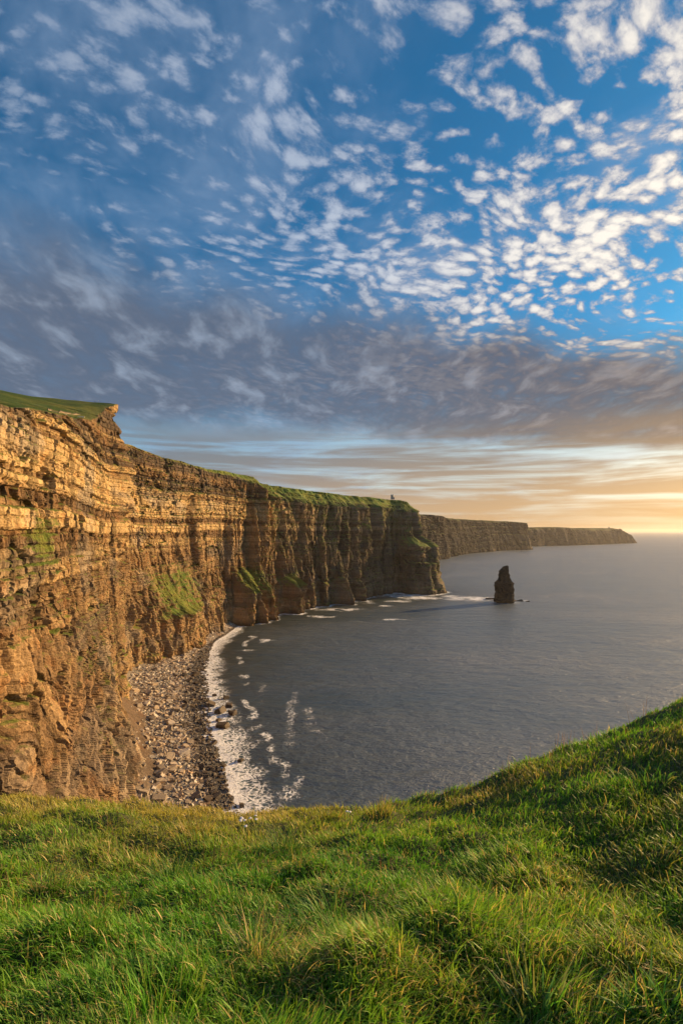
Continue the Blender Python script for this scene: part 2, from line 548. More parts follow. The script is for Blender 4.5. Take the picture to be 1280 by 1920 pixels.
    tint = np.concatenate([tint, ptint], 0)
    me = mesh_np(name, V.reshape(-1, 3), quads=grid_quads(*XX.shape)[:, ::-1], attrs={'tint': tint.reshape(-1, 3)})
    o = add(name, me, mat)
    return put(o, kind='structure'), (S1, C, X, Y, Z)


MAIN = [  # x, y, top, foot, cap, rise inland
    (-20, 12, 118, 10, 1.5, .05), (-62, 45, 128, 10, 1, .1), (-92, 95, 150, 10, .5, .2), (-106, 150, 165.5, 8, .5, .27), (-119, 205, 175, 8, .5, .28),
    (-131, 250, 183, 7, .5, .275), (-145, 296, 196, 6, .5, .26), (-157, 338, 214, 9, .5, .07), (-181, 364, 209, 8, .5, .06),
    (-197, 420, 206, 16, 2, .02), (-196, 475, 207, 18, 3, .02), (-186, 530, 205, 20, 3, .02), (-173, 590, 205, 18, 4, .02),
    (-159, 640, 206, 13, 7, .02), (-130, 690, 206, 8, 12, .02), (-100, 735, 199, 8, 22, .02), (-66, 790, 197, 8, 25, .02),
    (-10, 838, 194, 8, 24, .02), (40, 905, 192, 8, 23, .02), (95, 975, 192, 8, 20, .02), (138, 988, 189, 8, 24, .02), (158, 1012, 187, 8, 22, .02),
    (150, 1070, 188, 8, 15, .02), (125, 1160, 190, 8, 10, .02), (110, 1320, 190, 8, 10, .02), (140, 1500, 185, 8, 10, .02), (190, 1640, 185, 8, 10, .02)]


def s_at(S1, C, y):
    return S1[np.argmin(np.abs(C[:, 1] - y))]


def main_features(S, Z, S1, C):
    f = lambda y: s_at(S1, C, y)
    a = np.zeros_like(Z)
    # slumped spur at the near end of the beach
    win = sstep(S, f(95), f(150)) * sstep(S, f(285), f(236))
    spur = 22 * win * np.clip(1 - Z / 104, 0, 1) ** 1.5
    a += spur + win * np.clip(1 - Z / 90, 0, 1) * (9.0 * (0.28 - np.abs(fbm((S + 1.1 * Z) / 46, (Z - 0.9 * S) / 13, 4, 207, 0.5))) + 4.0 * (0.4 - np.abs(vn2((S + 0.9 * Z) / 30, (Z - 1.1 * S) / 5.0, 211))) - 4.0 * np.clip(fbm(S / 9, Z / 13, 3, 212) - 0.32, 0, 1) * 3)
    slump = win * sstep(Z, 84, 46) * (0.45 + 0.5 * fbm(S / 20, Z / 14, 3, 208))
    # hanging talus slope, then buttresses with turf on their shoulders
    a += ledge(S, Z, f(505), 66, 90, 40, 23)
    a += ledge(S, Z, f(672), 26, 74, 40, 34)
    a += ledge(S, Z, f(700), 15, 66, 34, 26)
    a += ledge(S, Z, f(600), 16, 50, 34, 9)
    a += ledge(S, Z, f(752), 11, 58, 42, 24)
    a += ledge(S, Z, f(744), 6, 165, 60, 9)
    a += ledge(S, Z, f(818), 9, 120, 100, 10)
    a += ledge(S, Z, f(842), 9, 66, 34, 17)
    a += ledge(S, Z, f(880), 8, 60, 26, 13)
    a += ledge(S, Z, f(1000), 40, 114, 93, 42)
    a += 2.2 * ledge(S, Z, f(996), 10, 64, 62, 3)
    # the overhanging nose of the high promontory
    nose = np.clip(1 - np.abs(S - f(338)) / 19, 0, 1)
    a += nose * (1.0 * sstep(Z, 205, 212) + 10 * np.clip((208 - Z) / 24, 0, 1) * sstep(Z, 70, 150) + 2.6 * vn2(Z / 4, S / 30, 77))
    # a few deep clefts
    for y, wd, dep, z0, z1 in ((563, 7, 9, 60, 175), (462, 3, 6, 0, 60), (742, 9, 12, 45, 185), (785, 8, 7, 10, 160), (868, 6, 7, 0, 150), (641, 5, 6, 40, 150), (232, 2.5, 4, 100, 150), (186, 2.0, 3.5, 130, 160)):
        a -= dep * np.exp(-((S - f(y) - 3 * vn2(Z / 18, S * 0, int(y))) / wd) ** 2) * sstep(Z, z0, z0 + 12) * sstep(Z, z1, z1 - 25)
    far = sstep(S, f(620), f(720))
    S0 = S; S = S + 14 * fbm(S / 55, Z / 90, 2, 321)
    a += far * (0.25 + 1.1 * np.clip(0.5 + 0.8 * fbm(S / 38, Z / 60, 2, 309), 0, 1) ** 1.3) * (24 * (np.sqrt(np.abs(vn2(S / 27 + 0.3, Z / 300 + S / 400, 307))) - 0.6) + 11.0 * (np.sqrt(np.abs(vn2(S / 12 + 0.5 * vn2(Z / 45, S / 60, 301), Z / 130, 302))) - 0.6) + 5.0 * (np.sqrt(np.abs(vn2(S / 5.2 + 0.5 * vn2(Z / 25, S / 30, 303), Z / 70, 304))) - 0.6))
    a += far * (2.4 * fbm(S / 15, Z / 22, 3, 311) + 1.0 * np.sign(vn2(S / 11, np.floor(Z / 7 + vn2(S / 50, Z * 0, 312)) * 3.7, 313)))
    S = S0
    g = np.zeros_like(Z)
    g += 0.62 * np.exp(-((S - f(515)) / 50) ** 4) * sstep(Z, 34, 46) * sstep(Z, 94, 82)
    g += 0.8 * np.exp(-((S - f(680)) / 28) ** 2) * sstep(Z, 34, 42) * sstep(Z, 78, 68)
    g += 0.9 * np.exp(-((S - f(752)) / 14) ** 2) * sstep(Z, 36, 46) * sstep(Z, 66, 54)
    g += 0.75 * np.exp(-((S - f(178)) / 14) ** 2) * sstep(Z, 108, 114) * sstep(Z, 136, 126)
    g += 0.12 * np.exp(-((S - f(1003)) / 40) ** 2) * sstep(Z, 88, 100)
    g += 0.62 * sstep(S, f(640), f(760)) * sstep(Z, 40, 170) * (0.6 + 0.6 * vn2(S / 16, Z / 60, 305))
    a += 3.0 * np.exp(-((S - f(178)) / 16) ** 2) * np.clip((134 - Z) / 16, 0, 1) * sstep(Z, 104, 112)
    flat = np.clip(slump * 0.1 + 0.8 * np.exp(-((S - f(515)) / 48) ** 4) * sstep(Z, 38, 46) * sstep(Z, 90, 80), 0, 1)
    return a, slump, g, flat


def main_tilt(S, Z, S1, C):
    # the slumped beds at the near end stand tilted
    f = lambda y: s_at(S1, C, y)
    win = sstep(S, f(90), f(150)) * sstep(S, f(300), f(262)) * sstep(Z, 92, 50)
    return -0.95 * (S - f(200)) * win, win * 0.75


def main_colour(t, S, Z, C):
    # southern face painted darker and greyer, its shade put into the rock colour
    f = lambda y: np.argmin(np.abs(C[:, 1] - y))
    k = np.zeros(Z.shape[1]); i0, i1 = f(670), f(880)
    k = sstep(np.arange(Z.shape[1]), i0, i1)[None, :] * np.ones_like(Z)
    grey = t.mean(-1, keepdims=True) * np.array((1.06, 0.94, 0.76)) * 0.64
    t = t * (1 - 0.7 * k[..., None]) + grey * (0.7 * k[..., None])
    # a few thick pale sandstone beds
    for z0, th, amt in ((150, 3.4, 1.0), (144.5, 1.5, .8), (118, 2.2, .6), (113.5, 3.0, 1.0), (108, 1.2, .6), (161, 1.4, .7), (165, .8, .6), (190, 1.2, .6), (178, 1.0, .5), (133, 1.2, .5), (40, 1.8, .3)):
        zz = Z - z0 - 2.2 * fbm(S / 120, S * 0 + z0, 2, 333)
        m = sstep(np.abs(zz), th, th * 0.7) * amt * (0.55 + 0.45 * vn2(S / 45, S * 0 + z0, 334)) * sstep(np.arange(Z.shape[1]), f(900), f(640))[None, :]
        t = lerp(t, np.broadcast_to(PALE * 1.12, t.shape), np.clip(m, 0, 1))
    # pale vein slanting through the slump
    vein = np.exp(-((Z - 6 - 0.72 * (S - s_at_idx(C, 178))) / 1.0) ** 2) * sstep(Z, 52, 44)
    vein = vein * sstep(np.arange(Z.shape[1]), f(262), f(250))[None, :] * (0.7 + 0.5 * vn2(S / 4, Z / 3, 61))
    t = lerp(t, np.broadcast_to(PALE * 1.1, t.shape), np.clip(vein, 0, 0.9))
    return t


def s_at_idx(C, y):
    d = np.concatenate([[0], np.cumsum(np.hypot(np.diff(C[:, 0]), np.diff(C[:, 1])))])
    return d[np.argmin(np.abs(C[:, 1] - y))]


def main_step(y):
    return float(np.interp(y, [0, 90, 110, 340, 700, 1000, 1060, 1200], [3, 1.2, 0.56, 0.60, 0.92, 1.15, 3, 8]))


def main_inland(C, nx, ny):
    a = np.interp(C[:, 1], [0, 100, 350, 650, 800, 1000, 1100], [0.9, 1.0, 1.0, 1.0, 0.75, 0.45, 0.9])
    ax = -a; ay = np.sqrt(1 - np.clip(a, 0, 1) ** 2)
    ay = np.where(C[:, 1] < 60, -ay, ay)
    return ax, ay


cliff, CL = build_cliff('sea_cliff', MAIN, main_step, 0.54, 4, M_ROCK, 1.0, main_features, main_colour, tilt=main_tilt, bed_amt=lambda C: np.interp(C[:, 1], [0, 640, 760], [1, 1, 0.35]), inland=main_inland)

FAR_A = [(190, 1600, 186, 20, 12), (250, 1800, 190, 20, 12), (330, 2010, 195, 20, 8), (415, 2150, 194, 30, 4), (455, 2215, 193, 30, 4), (480, 2290, 192, 30, 4), (520, 2420, 190, 40, 12),
         (640, 2640, 189, 40, 12), (780, 2850, 190, 50, 12), (930, 3020, 188, 50, 14), (1080, 3150, 186, 50, 12), (1220, 3215, 180, 60, 10), (1262, 3262, 176, 50, 10),
         (1270, 3400, 172, 40, 20), (1240, 3600, 168, 40, 20)]
FAR_B = [(1240, 3600, 152, 30, 20), (1400, 3850, 150, 40, 20), (1580, 3950, 148, 40, 20), (1850, 4120, 152, 50, 15), (1980, 4180, 152, 50, 15), (2010, 4210, 148, 50, 20),
         (2230, 4400, 147, 60, 20), (2480, 4580, 148, 60, 25), (2650, 4700, 149, 60, 20), (2740, 4760, 146, 60, 20), (2840, 4830, 122, 60, 15), (2930, 4890, 82, 50, 8), (2990, 4930, 40, 30, 3),
         (3030, 4965, 12, 10, 1), (3040, 5040, 8, 10, 1), (2950, 5200, 60, 20, 5)]
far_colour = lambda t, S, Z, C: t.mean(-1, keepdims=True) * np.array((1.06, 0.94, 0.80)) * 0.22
far_inland = lambda C, nx, ny: (np.full(len(C), -0.80), np.full(len(C), 0.6))
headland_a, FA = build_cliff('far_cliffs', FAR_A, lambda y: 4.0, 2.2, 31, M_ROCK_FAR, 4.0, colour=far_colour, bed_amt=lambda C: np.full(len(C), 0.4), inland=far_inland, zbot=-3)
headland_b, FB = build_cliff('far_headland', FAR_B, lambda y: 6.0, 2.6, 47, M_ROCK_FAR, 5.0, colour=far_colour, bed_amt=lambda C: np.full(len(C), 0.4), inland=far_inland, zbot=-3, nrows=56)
print('cliffs', time.time() - T0)

# ================================================================== beach
WATER = np.array([(20, 60), (-5, 100), (-24, 150), (-40, 195), (-49, 213), (-60, 236), (-72, 268), (-90, 313), (-113, 387), (-127, 440), (-137, 486), (-145, 544), (-140, 601), (-137, 645), (-128, 668)], float)
FOOT = np.array([(-10, 60), (-40, 100), (-66, 150), (-88, 195), (-100, 222), (-116, 258), (-128, 285), (-158, 341), (-178, 390), (-183, 423), (-181, 475), (-167, 507), (-158, 560), (-153, 600), (-150, 641), (-140, 668)], float)


def beach_z(x, y):
    wx = np.interp(y, WATER[:, 1], WATER[:, 0]); fx = np.interp(y, FOOT[:, 1], FOOT[:, 0])
    t = (wx - x) / np.maximum(wx - fx, 6.0)
    z = 0.15 + np.clip(t, -1, 1) * 5.5 * np.sign(1) * (0.6 + 0.4 * np.abs(t)) + 0.45 * fbm(x / 9, y / 9, 3, 5)
    scree = sstep(t, 0.62, 1.15) * 11 * np.exp(-((y - 285) / 75.0) ** 4)
    scree2 = sstep(t, 0.8, 1.2) * 5
    return z + scree + scree2, t


ys = np.arange(60, 668, 1.6)
tt = np.linspace(-0.75, 1.5, 70)
wxr = np.interp(ys, WATER[:, 1], WATER[:, 0]); fxr = np.interp(ys, FOOT[:, 1], FOOT[:, 0])
BX = wxr[:, None] - tt[None, :] * np.maximum(wxr - fxr, 6.0)[:, None]
BY = np.broadcast_to(ys[:, None], BX.shape)
BZ, BT = beach_z(BX, BY)
sc = sstep(BT + 0.12 * fbm(BX / 12, BY / 12, 3, 6), 0.58, 0.72) * np.exp(-((BY - 290) / 85.0) ** 4)
bt = lerp(np.array((0.17, 0.155, 0.135)), np.array((0.30, 0.27, 0.22)), np.clip(0.5 + 0.8 * fbm(BX / 5, BY / 5, 4, 7), 0, 1))
bt = lerp(bt, np.broadcast_to(SCREE * 0.75, bt.shape) * (0.85 + 0.3 * fbm(BX / 3, BY / 3, 3, 8))[..., None], sc)
bt = bt * (1 - 0.55 * sstep(BT, 0.20, 0.02))[..., None]
beach = add('beach', mesh_np('beach', np.stack([BX, BY, BZ], -1).reshape(-1, 3), quads=grid_quads(*BX.shape)[:, ::-1], attrs={'tint': bt.reshape(-1, 3)}), M_ROCK)
put(beach, kind='structure')


# ================================================================== boulders and stones on the beach
def block_mesh(name, seed):
    """An angular slab of rock: a box with cut corners and uneven faces, about one metre across."""
    r = random.Random(seed)
    bm = bmesh.new()
    bmesh.ops.create_cube(bm, size=1.0)
    for v in bm.verts:
        v.co.x *= 1 + r.uniform(-.28, .28); v.co.y *= 1 + r.uniform(-.28, .28); v.co.z *= 1 + r.uniform(-.25, .25)
    bmesh.ops.bevel(bm, geom=bm.verts[:], offset=0.20, affect='VERTICES')
    for v in bm.verts: v.co += Vector((r.uniform(-.05, .05), r.uniform(-.05, .05), r.uniform(-.05, .05)))
    bmesh.ops.triangulate(bm, faces=bm.faces[:])
    me = bpy.data.meshes.new(name); bm.to_mesh(me); bm.free()
    return me


def stone_material(name, wet=False):
    m, g, b, o = new_mat(name)
    oi = g.node('ShaderNodeObjectInfo'); rnd = E(g, oi.outputs['Random'])
    P = geo_pos(g)
    n = g.noise(P, 2.2, 5, 0.6)
    tone = g.ramp(rnd, [(0.0, (0.20, 0.165, 0.13)), (0.4, (0.38, 0.31, 0.23)), (0.75, (0.48, 0.37, 0.25)), (1.0, (0.55, 0.50, 0.43))])
    if wet: tone = g.ramp(rnd, [(0.0, (0.045, 0.036, 0.03)), (0.6, (0.085, 0.062, 0.042)), (1.0, (0.13, 0.095, 0.055))])
    g.put(b.inputs['Base Color'], g.mix(1.0, tone, g.ramp(n, [(0.3, (0.6, 0.6, 0.6)), (0.7, (1.2, 1.18, 1.12))]), 'MULTIPLY'))
    b.inputs['Roughness'].default_value = 0.75 if wet else 0.88
    bump(g, b, n, 0.6, 0.25)
    return m


M_STONE = stone_material('dry_boulder')
M_WET = stone_material('wet_boulder', True)
BLK = [block_mesh('boulder', 500 + i) for i in range(8)]
BLKW = []
for m_ in BLK:
    q = m_.copy(); q.materials.append(M_WET); BLKW.append(q)
    m_.materials.append(M_STONE)

r = np.random.default_rng(77)
# small stones first: one mass of cut blocks
N_ST = 15000
sy = 150 + (668 - 150) * r.random(N_ST) ** 0.9
st = r.random(N_ST) ** 1.05 * 1.02 - 0.10
swx = np.interp(sy, WATER[:, 1], WATER[:, 0]); sfx = np.interp(sy, FOOT[:, 1], FOOT[:, 0])
sx = swx - st * np.maximum(swx - sfx, 6.0)
zone = np.exp(-((sy - 290) / 85.0) ** 4)
keep = (r.random(N_ST) > 0.93 * zone * sstep(st + 0.12 * fbm(sx / 12, sy / 12, 3, 6), 0.60, 0.72))
sx, sy, st = sx[keep], sy[keep], st[keep]
size = (0.5 + 1.25 * r.random(len(sx)) ** 2.2) * np.interp(sy, [150, 400, 668], [1.0, 1.05, 1.25])
size *= np.where(sy > 430, 0.8, 1.0)
sz, _ = beach_z(sx, sy)
proto = []
for m_ in BLK:
    v = np.array([v.co for v in m_.vertices]); t_ = np.array([p.vertices[:] for p in m_.polygons]); proto.append((v, t_))
bx8 = np.array([(-1, -1, -1), (1, -1, -1), (1, 1, -1), (-1, 1, -1), (-1, -1, 1), (1, -1, 1), (1, 1, 1), (-1, 1, 1)], float) * 0.5
bq = np.array([(0, 3, 2, 1), (4, 5, 6, 7), (0, 1, 5, 4), (1, 2, 6, 5), (2, 3, 7, 6), (3, 0, 4, 7)])
n = len(sx)
vv = bx8[None] * (1 + r.uniform(-.32, .32, (n, 8, 3)))
vv *= (np.stack([1.0 + 0.6 * r.random(n), 0.7 + 0.4 * r.random(n), 0.35 + 0.45 * r.random(n)], 1) * size[:, None])[:, None, :]
yaw, pit, rol = r.uniform(0, 6.28, n), r.normal(0, .35, n), r.normal(0, .35, n)


def rot(v, a, i, j):
    c_, s_ = np.cos(a)[:, None], np.sin(a)[:, None]
    o = v.copy(); o[..., i] = v[..., i] * c_ - v[..., j] * s_; o[..., j] = v[..., i] * s_ + v[..., j] * c_
    return o


vv = rot(rot(rot(vv, pit, 1, 2), rol, 0, 2), yaw, 0, 1)
vv += np.stack([sx, sy, sz + 0.10 * size], 1)[:, None, :]
tone = r.random(n)
stc = lerp(np.array((0.20, 0.185, 0.165)), np.array((0.70, 0.65, 0.57)), tone ** 1.1)
stc = lerp(stc, np.broadcast_to(np.array((0.40, 0.29, 0.19)), stc.shape), 0.55 * (r.random(n) < 0.35))
stc = stc * (1 - 0.62 * sstep(st + 0.05 * fbm(sx / 7, sy / 7, 2, 9), 0.26, 0.10))[:, None]
quads = (np.arange(n)[:, None, None] * 8 + bq[None]).reshape(-1, 4)
me = mesh_np('beach_stones', vv.reshape(-1, 3), quads=quads, attrs={'tint': np.repeat(stc, 8, 0)})
stones = add('beach_stones', me, M_ROCK)
put(stones, 'mass of small grey and tan stones covering the beach below the cliff', 'stones', kind='stuff')

# the larger blocks, one by one
placed = []


def boulder(x, y, s, z=None, wet=False, flat=1.0, label=None, group=None, yaw=None):
    src = (BLKW if wet else BLK)[len(placed) % 8]
    o = bpy.data.objects.new('boulder', src)
    scene.collection.objects.link(o)
    zz = beach_z(np.array([x]), np.array([y]))[0][0] if z is None else z
    o.location = (x, y, zz + 0.18 * s)
    o.rotation_euler = (random.gauss(0, .22), random.gauss(0, .22), random.uniform(0, 6.28) if yaw is None else yaw)
    o.scale = (s * random.uniform(1.0, 1.45), s * random.uniform(.75, 1.05), s * flat * random.uniform(.5, .8))
    put(o, label, 'boulder', group)
    placed.append((x, y, s))
    return o


n_b = 0
while n_b < 255:
    y = 205 + 300 * random.random() ** 1.15
    t = random.betavariate(1.6, 1.7) * 0.86 + 0.02
    wx_ = np.interp(y, WATER[:, 1], WATER[:, 0]); fx_ = np.interp(y, FOOT[:, 1], FOOT[:, 0])
    x = wx_ - t * (wx_ - fx_)
    s = 1.8 + 2.2 * random.random() ** 2.6
    if any((x - a) ** 2 + (y - b) ** 2 < (0.55 * (s + c)) ** 2 for a, b, c in placed): continue
    wet = t < 0.22 + 0.06 * random.random()
    along = 'far' if y > 400 else 'middle' if y > 280 else 'near'
    where = {'far': 'where the beach narrows', 'middle': 'level with the brown scree', 'near': 'beyond the grass edge'}[along]
    big = 'large ' if s > 2.6 else ''
    kind_ = 'wet dark boulder by the tideline, ' if wet else ('tan angular boulder close under the cliff, ' if t > 0.55 else 'tan angular boulder halfway to the water, ')
    boulder(x, y, s, wet=wet, label=big + kind_ + where, group=big + ('wet tideline boulders ' if wet else 'upper beach boulders ' if t > 0.55 else 'mid beach boulders ') + where)
    n_b += 1


def at(u, v, z=0.0):
    """The point of height z seen at picture position u, v."""
    d = (CAM_H - z) * F_PX / (v - V0)
    return (u - 640.0) / F_PX * d, d


for u, v, s, lab in ((312, 1287, 4.6, 'large tan block on the upper beach where the stones begin to widen'),
                     (357, 1388, 4.4, 'big tan slab catching the light in the middle of the beach'),
                     (298, 1452, 5.2, 'pale upright slab near the scree on the lower beach'),
                     (300, 1500, 5.6, 'long flat pale slab just above the grass edge'),
                     (322, 1440, 4.4, 'flat reddish slab on the lower beach')):
    x, y = at(u, v, 3.0)
    boulder(x, y, s * 0.85, label=lab, flat=0.55)
for u, v, s, lab in ((417, 1364, 5.2, 'largest dark rock standing in the surf, peaked'),
                     (436, 1339, 4.6, 'tan topped rock in the surf farthest from the beach'),
                     (429, 1325, 4.4, 'dark rock in the surf behind the tan topped one'),
                     (413, 1335, 4.8, 'dark flat rock in the surf between beach and tan topped one'),
                     (425, 1309, 3.4, 'small rounded rock at the outer edge of the surf, farther out than its neighbours'),
                     (402, 1305, 2.4, 'small dark rock in the white surf beside the tideline, upper of its pair'),
                     (410, 1352, 2.8, 'small dark rock beside the largest surf rock'),
                     (396, 1324, 4.6, 'black boulder on the tideline touching the surf'),
                     (399, 1396, 3.0, 'brown boulder at the edge of the surf below the rock group'),
                     (452, 1427, 2.4, 'lone small rock in the lower surf far from the stones'),
                     (421, 1437, 1.9, 'upper of two small rocks in the lower surf'),
                     (418, 1445, 2.0, 'lower of two small rocks in the lower surf'),
                     (453, 1511, 2.1, 'small rock in the surf just above the grass edge')):
    x, y = at(u, v)
    boulder(x, y, s, z=0.0, wet=True, flat=1.15, label=lab, group='rocks standing in the surf')

# ================================================================== sea
fine_x = np.concatenate([np.arange(-185, 20, 1.25), np.arange(20, 330, 2.4), np.arange(330, 560, 5.0)])
gx = 1.22 ** np.arange(1, 27)
xs = np.concatenate([-185 - 6 * np.cumsum(gx)[::-1] * 1.0, fine_x, 560 + 6 * np.cumsum(gx)])
fine_y = np.concatenate([np.arange(150, 420, 1.3), np.arange(420, 700, 1.9), np.arange(700, 1080, 2.8)])
gy = 1.2 ** np.arange(1, 30)
ysea = np.concatenate([[-30000, -9000, -3000, -900, -300, -60, 20, 70, 115], fine_y, 1080 + 3.2 * np.cumsum(gy)])
ysea = ysea[ysea < 40500]; xs = xs[np.abs(xs) < 40000]
xs = np.concatenate([[-40000], xs, [40000]]); ysea = np.append(ysea, 41000)
SX, SY = np.meshgrid(xs, ysea)
# distance to the shore, signed sides ignored: beach tideline, cliff foot and the stack
cl_x, cl_y = CL[2][8], CL[3][8]
SEAX, SEAY = 285.0, 848.0


def seg_dist(px_, py_, P):
    best = np.full(px_.shape, 1e9)
    for (ax, ay), (bx_, by_) in zip(P[:-1], P[1:]):
        vx, vy = bx_ - ax, by_ - ay
        t = np.clip(((px_ - ax) * vx + (py_ - ay) * vy) / (vx * vx + vy * vy), 0, 1)
        best = np.minimum(best, np.hypot(px_ - ax - t * vx, py_ - ay - t * vy))
    return best


near = (SX > -190) & (SX < 560) & (SY > 140) & (SY < 1300)
qx_, qy_ = SX[near], SY[near]
d_beach = seg_dist(qx_, qy_, WATER)
sel_ = (cl_y > 655) & (cl_y < 1250)
cp = np.stack([cl_x[sel_], cl_y[sel_]], 1)[::9]
d_cliff = seg_dist(qx_, qy_, cp)
wxq = np.interp(qy_, WATER[:, 1], WATER[:, 0])
n1 = fbm(qx_ / 26, qy_ / 26, 4, 900); n2 = fbm(qx_ / 8, qy_ / 8, 4, 905)
wid = np.interp(qy_, [150, 215, 260, 320, 400, 480, 560, 660], [26, 27, 28, 27, 22, 21, 19, 16]) * (1 + 0.35 * n1)
foam = np.clip(1.18 - d_beach / wid, 0, 1.2) + 0.15 * n2 * (d_beach < wid * 1.3)
foam = np.where(qx_ < wxq - 1, 1.0, foam)
wc = (10.5 + 6 * sstep(qx_, 60, 120) + 5 * n1)
foam = np.maximum(foam, (np.clip(1.05 - d_cliff / np.maximum(wc, 3), 0, 1) + 0.2 * n2) * sstep(n1 + 0.35, -0.55, -0.1))
# breaking sets, trailing lines and slicks
for u, v, lu, lv, a in ((497, 1201, 15, 4, .9), (478, 1193, 9, 2, .5), (470, 1220, 14, 3, .4), (760, 1117, 45, 3.0, .75), (790, 1121, 40, 3.0, .9), (745, 1127, 30, 2.2, .6), (725, 1136, 14, 1.6, .55), (690, 1130, 16, 2, .6), (735, 1162, 38, 1.3, .5),
                        (640, 1143, 45, 2.6, .6), (600, 1156, 35, 2.2, .5), (880, 1122, 55, 3.6, .8), (850, 1119, 25, 3, .6), (975, 1127, 18, 1.4, .8), (895, 1126, 40, 2.5, .4)):
    x0, y0 = at(u, v); x1, _ = at(u + lu, v); _, y1 = at(u, v - lv)
    foam = np.maximum(foam, 1.15 * a * (0.9 + 1.1 * n2) * np.exp(-((qx_ - x0 + 9 * n2) / (x1 - x0)) ** 2 - ((qy_ - y0 + 8 * n1) / (y1 - y0)) ** 2))
n3 = fbm(qx_ / 34, qy_ / 34, 3, 911)
for off_, wd_, a_ in ((33, 3.0, .55),):
    crest = np.exp(-((d_beach - off_ - 9 * n1) / wd_) ** 2) * sstep(n3 + 0.25 * n2, 0.02, 0.35) * sstep(qx_ - wxq, 0, 8)
    foam = np.maximum(foam, a_ * crest * (0.9 + 0.8 * n2) * sstep(qy_, 150, 210))
wisp = np.zeros_like(qx_)
for pts, wd, a in (((( 553, 1300), (546, 1335), (552, 1365), (538, 1395)), 4.5, .55), (((575, 1330), (590, 1355), (610, 1400)), 6, .42), (((560, 1460), (550, 1482), (530, 1500)), 3.5, .7),
                   (((500, 1275), (490, 1300), (480, 1330)), 4, .4), (((540, 1500), (512, 1520)), 5, .6), (((470, 1475), (490, 1500)), 8, .5), (((480, 1365), (440, 1380)), 4, .5),
                   (((620, 1500), (645, 1510)), 4, .3), (((640, 1165), (760, 1170)), 4, .35), (((830, 1270), (800, 1268)), 6, .22), (((430, 1450), (470, 1440), (480, 1420)), 6, .5)):
    P = np.array([at(*p) for p in pts])
    dd = seg_dist(qx_ + 5 * n1, qy_ + 9 * n1, P)
    wisp = np.maximum(wisp, 0.62 * a * np.exp(-(dd / wd) ** 2))
foam = np.maximum(foam, wisp * (1 + 0.9 * n2))
# wash round the stack
ds = np.hypot((qx_ - SEAX) / 24, (qy_ - SEAY) / 16)
foam = np.maximum(foam, np.clip(1.5 - ds, 0, 1) * 0.6 * (1 + n2))
FO = np.zeros(SX.shape); FO[near] = np.clip(foam, 0, 1.3)
SHALLOW_SHADE = np.zeros(SX.shape)  # shallows, with cliff shade and reflection painted into the water colour
SHALLOW_SHADE[near] = np.clip(np.maximum(1.1 * np.exp(-d_beach / 85) * sstep(qy_, 150, 260), 1.1 * np.exp(-d_cliff / 85)) + 0.15 * n1, 0, 1)
fade = sstep(SX, -300, -150) * sstep(SX, 900, 540) * sstep(SY, 120, 160) * sstep(SY, 1500, 1050)
WZ = 0.34 * fbm(SX / 17 + 0.15 * SY / 17, SY / 7.5, 3, 950) + 0.16 * fbm(SX / 5.5, SY / 3.2, 2, 955)
WZ = WZ * fade + 0.3 * FO * fade * np.where(FO > 0.5, 1, 0) * fbm(SX / 4, SY / 4, 2, 957)
# far cliffs get a thin line of wash
far_pts = np.concatenate([np.stack([FA[2][1], FA[3][1]], 1)[::25], np.stack([FB[2][1], FB[3][1]], 1)[::25]])
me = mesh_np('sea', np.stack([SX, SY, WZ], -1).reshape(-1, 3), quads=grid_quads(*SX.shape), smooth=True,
             attrs={'foam': FO.ravel(), 'shallow_shade': SHALLOW_SHADE.ravel()})

m, g, b, o = new_mat('sea_water')
P = geo_pos(g)
x, y, z = g.xyz(P)
# ripples, chop and broad wind patches
w1 = g.noise(g.vec(x * 0.75, y * 1.5), 0.42, 4, 0.6, dist=0.35)
w2 = g.noise(g.vec(x * 0.8 + y * 0.2, y * 1.6 - x * 0.2), 0.11, 4, 0.6)
w3 = g.noise(g.vec(x * 0.5, y * 1.6), 0.03, 4, 0.55)
wind = g.noise(g.vec(x * 0.4, y), 0.006, 4, 0.55)
hgt = (w1 * 0.62 + w2 * 1.3) * wind.lin(0.32, 0.68, 0.45, 1.25) + w3 * 1.8
bm_ = g.node('ShaderNodeBump'); bm_.inputs['Strength'].default_value = 0.75; bm_.inputs['Distance'].default_value = 1.9
g.links.new(hgt.s, bm_.inputs['Height'])
fo = g.attr('foam'); shade = g.attr('shallow_shade')
lace = g.voronoi(g.vec(x + (w2 - 0.5) * 14, y + (w1 - 0.5) * 8), 0.34, 'DISTANCE_TO_EDGE', 1.0, dims='2D').lin(0.0, 0.35, 1.0, 0.0)
fn = g.noise(g.vec(x, y), 0.55, 7, 0.68)
fn2 = g.noise(g.vec(x, y), 0.12, 5, 0.6)
fm = (fo * 1.05 + (lace - 0.5) * 0.75 + (fn - 0.5) * 0.75 + (fn2 - 0.5) * 1.0)
foam_m = (fm.smooth(0.48, 0.80) * fo.smooth(0.10, 0.30)).clamp()
deep = g.mix(wind.smooth(0.35, 0.7), (0.062, 0.092, 0.112), (0.120, 0.143, 0.160))
body = g.mix(shade, deep, (0.014, 0.026, 0.024))  # body colour darkened near shore to carry the shade of the cliffs
milk = (fo + (fn2 - 0.5) * 0.6).smooth(0.25, 0.85)
body = g.mix(milk * 0.55, body, (0.13, 0.19, 0.18))
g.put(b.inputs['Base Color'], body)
rough = wind.lin(0.3, 0.7, 0.32, 0.42)
g.put(b.inputs['Roughness'], rough)
b.inputs['IOR'].default_value = 1.6
b.inputs['Specular IOR Level'].default_value = 1.0
g.links.new(bm_.outputs[0], b.inputs['Normal'])
fb = g.node('ShaderNodeBsdfPrincipled')
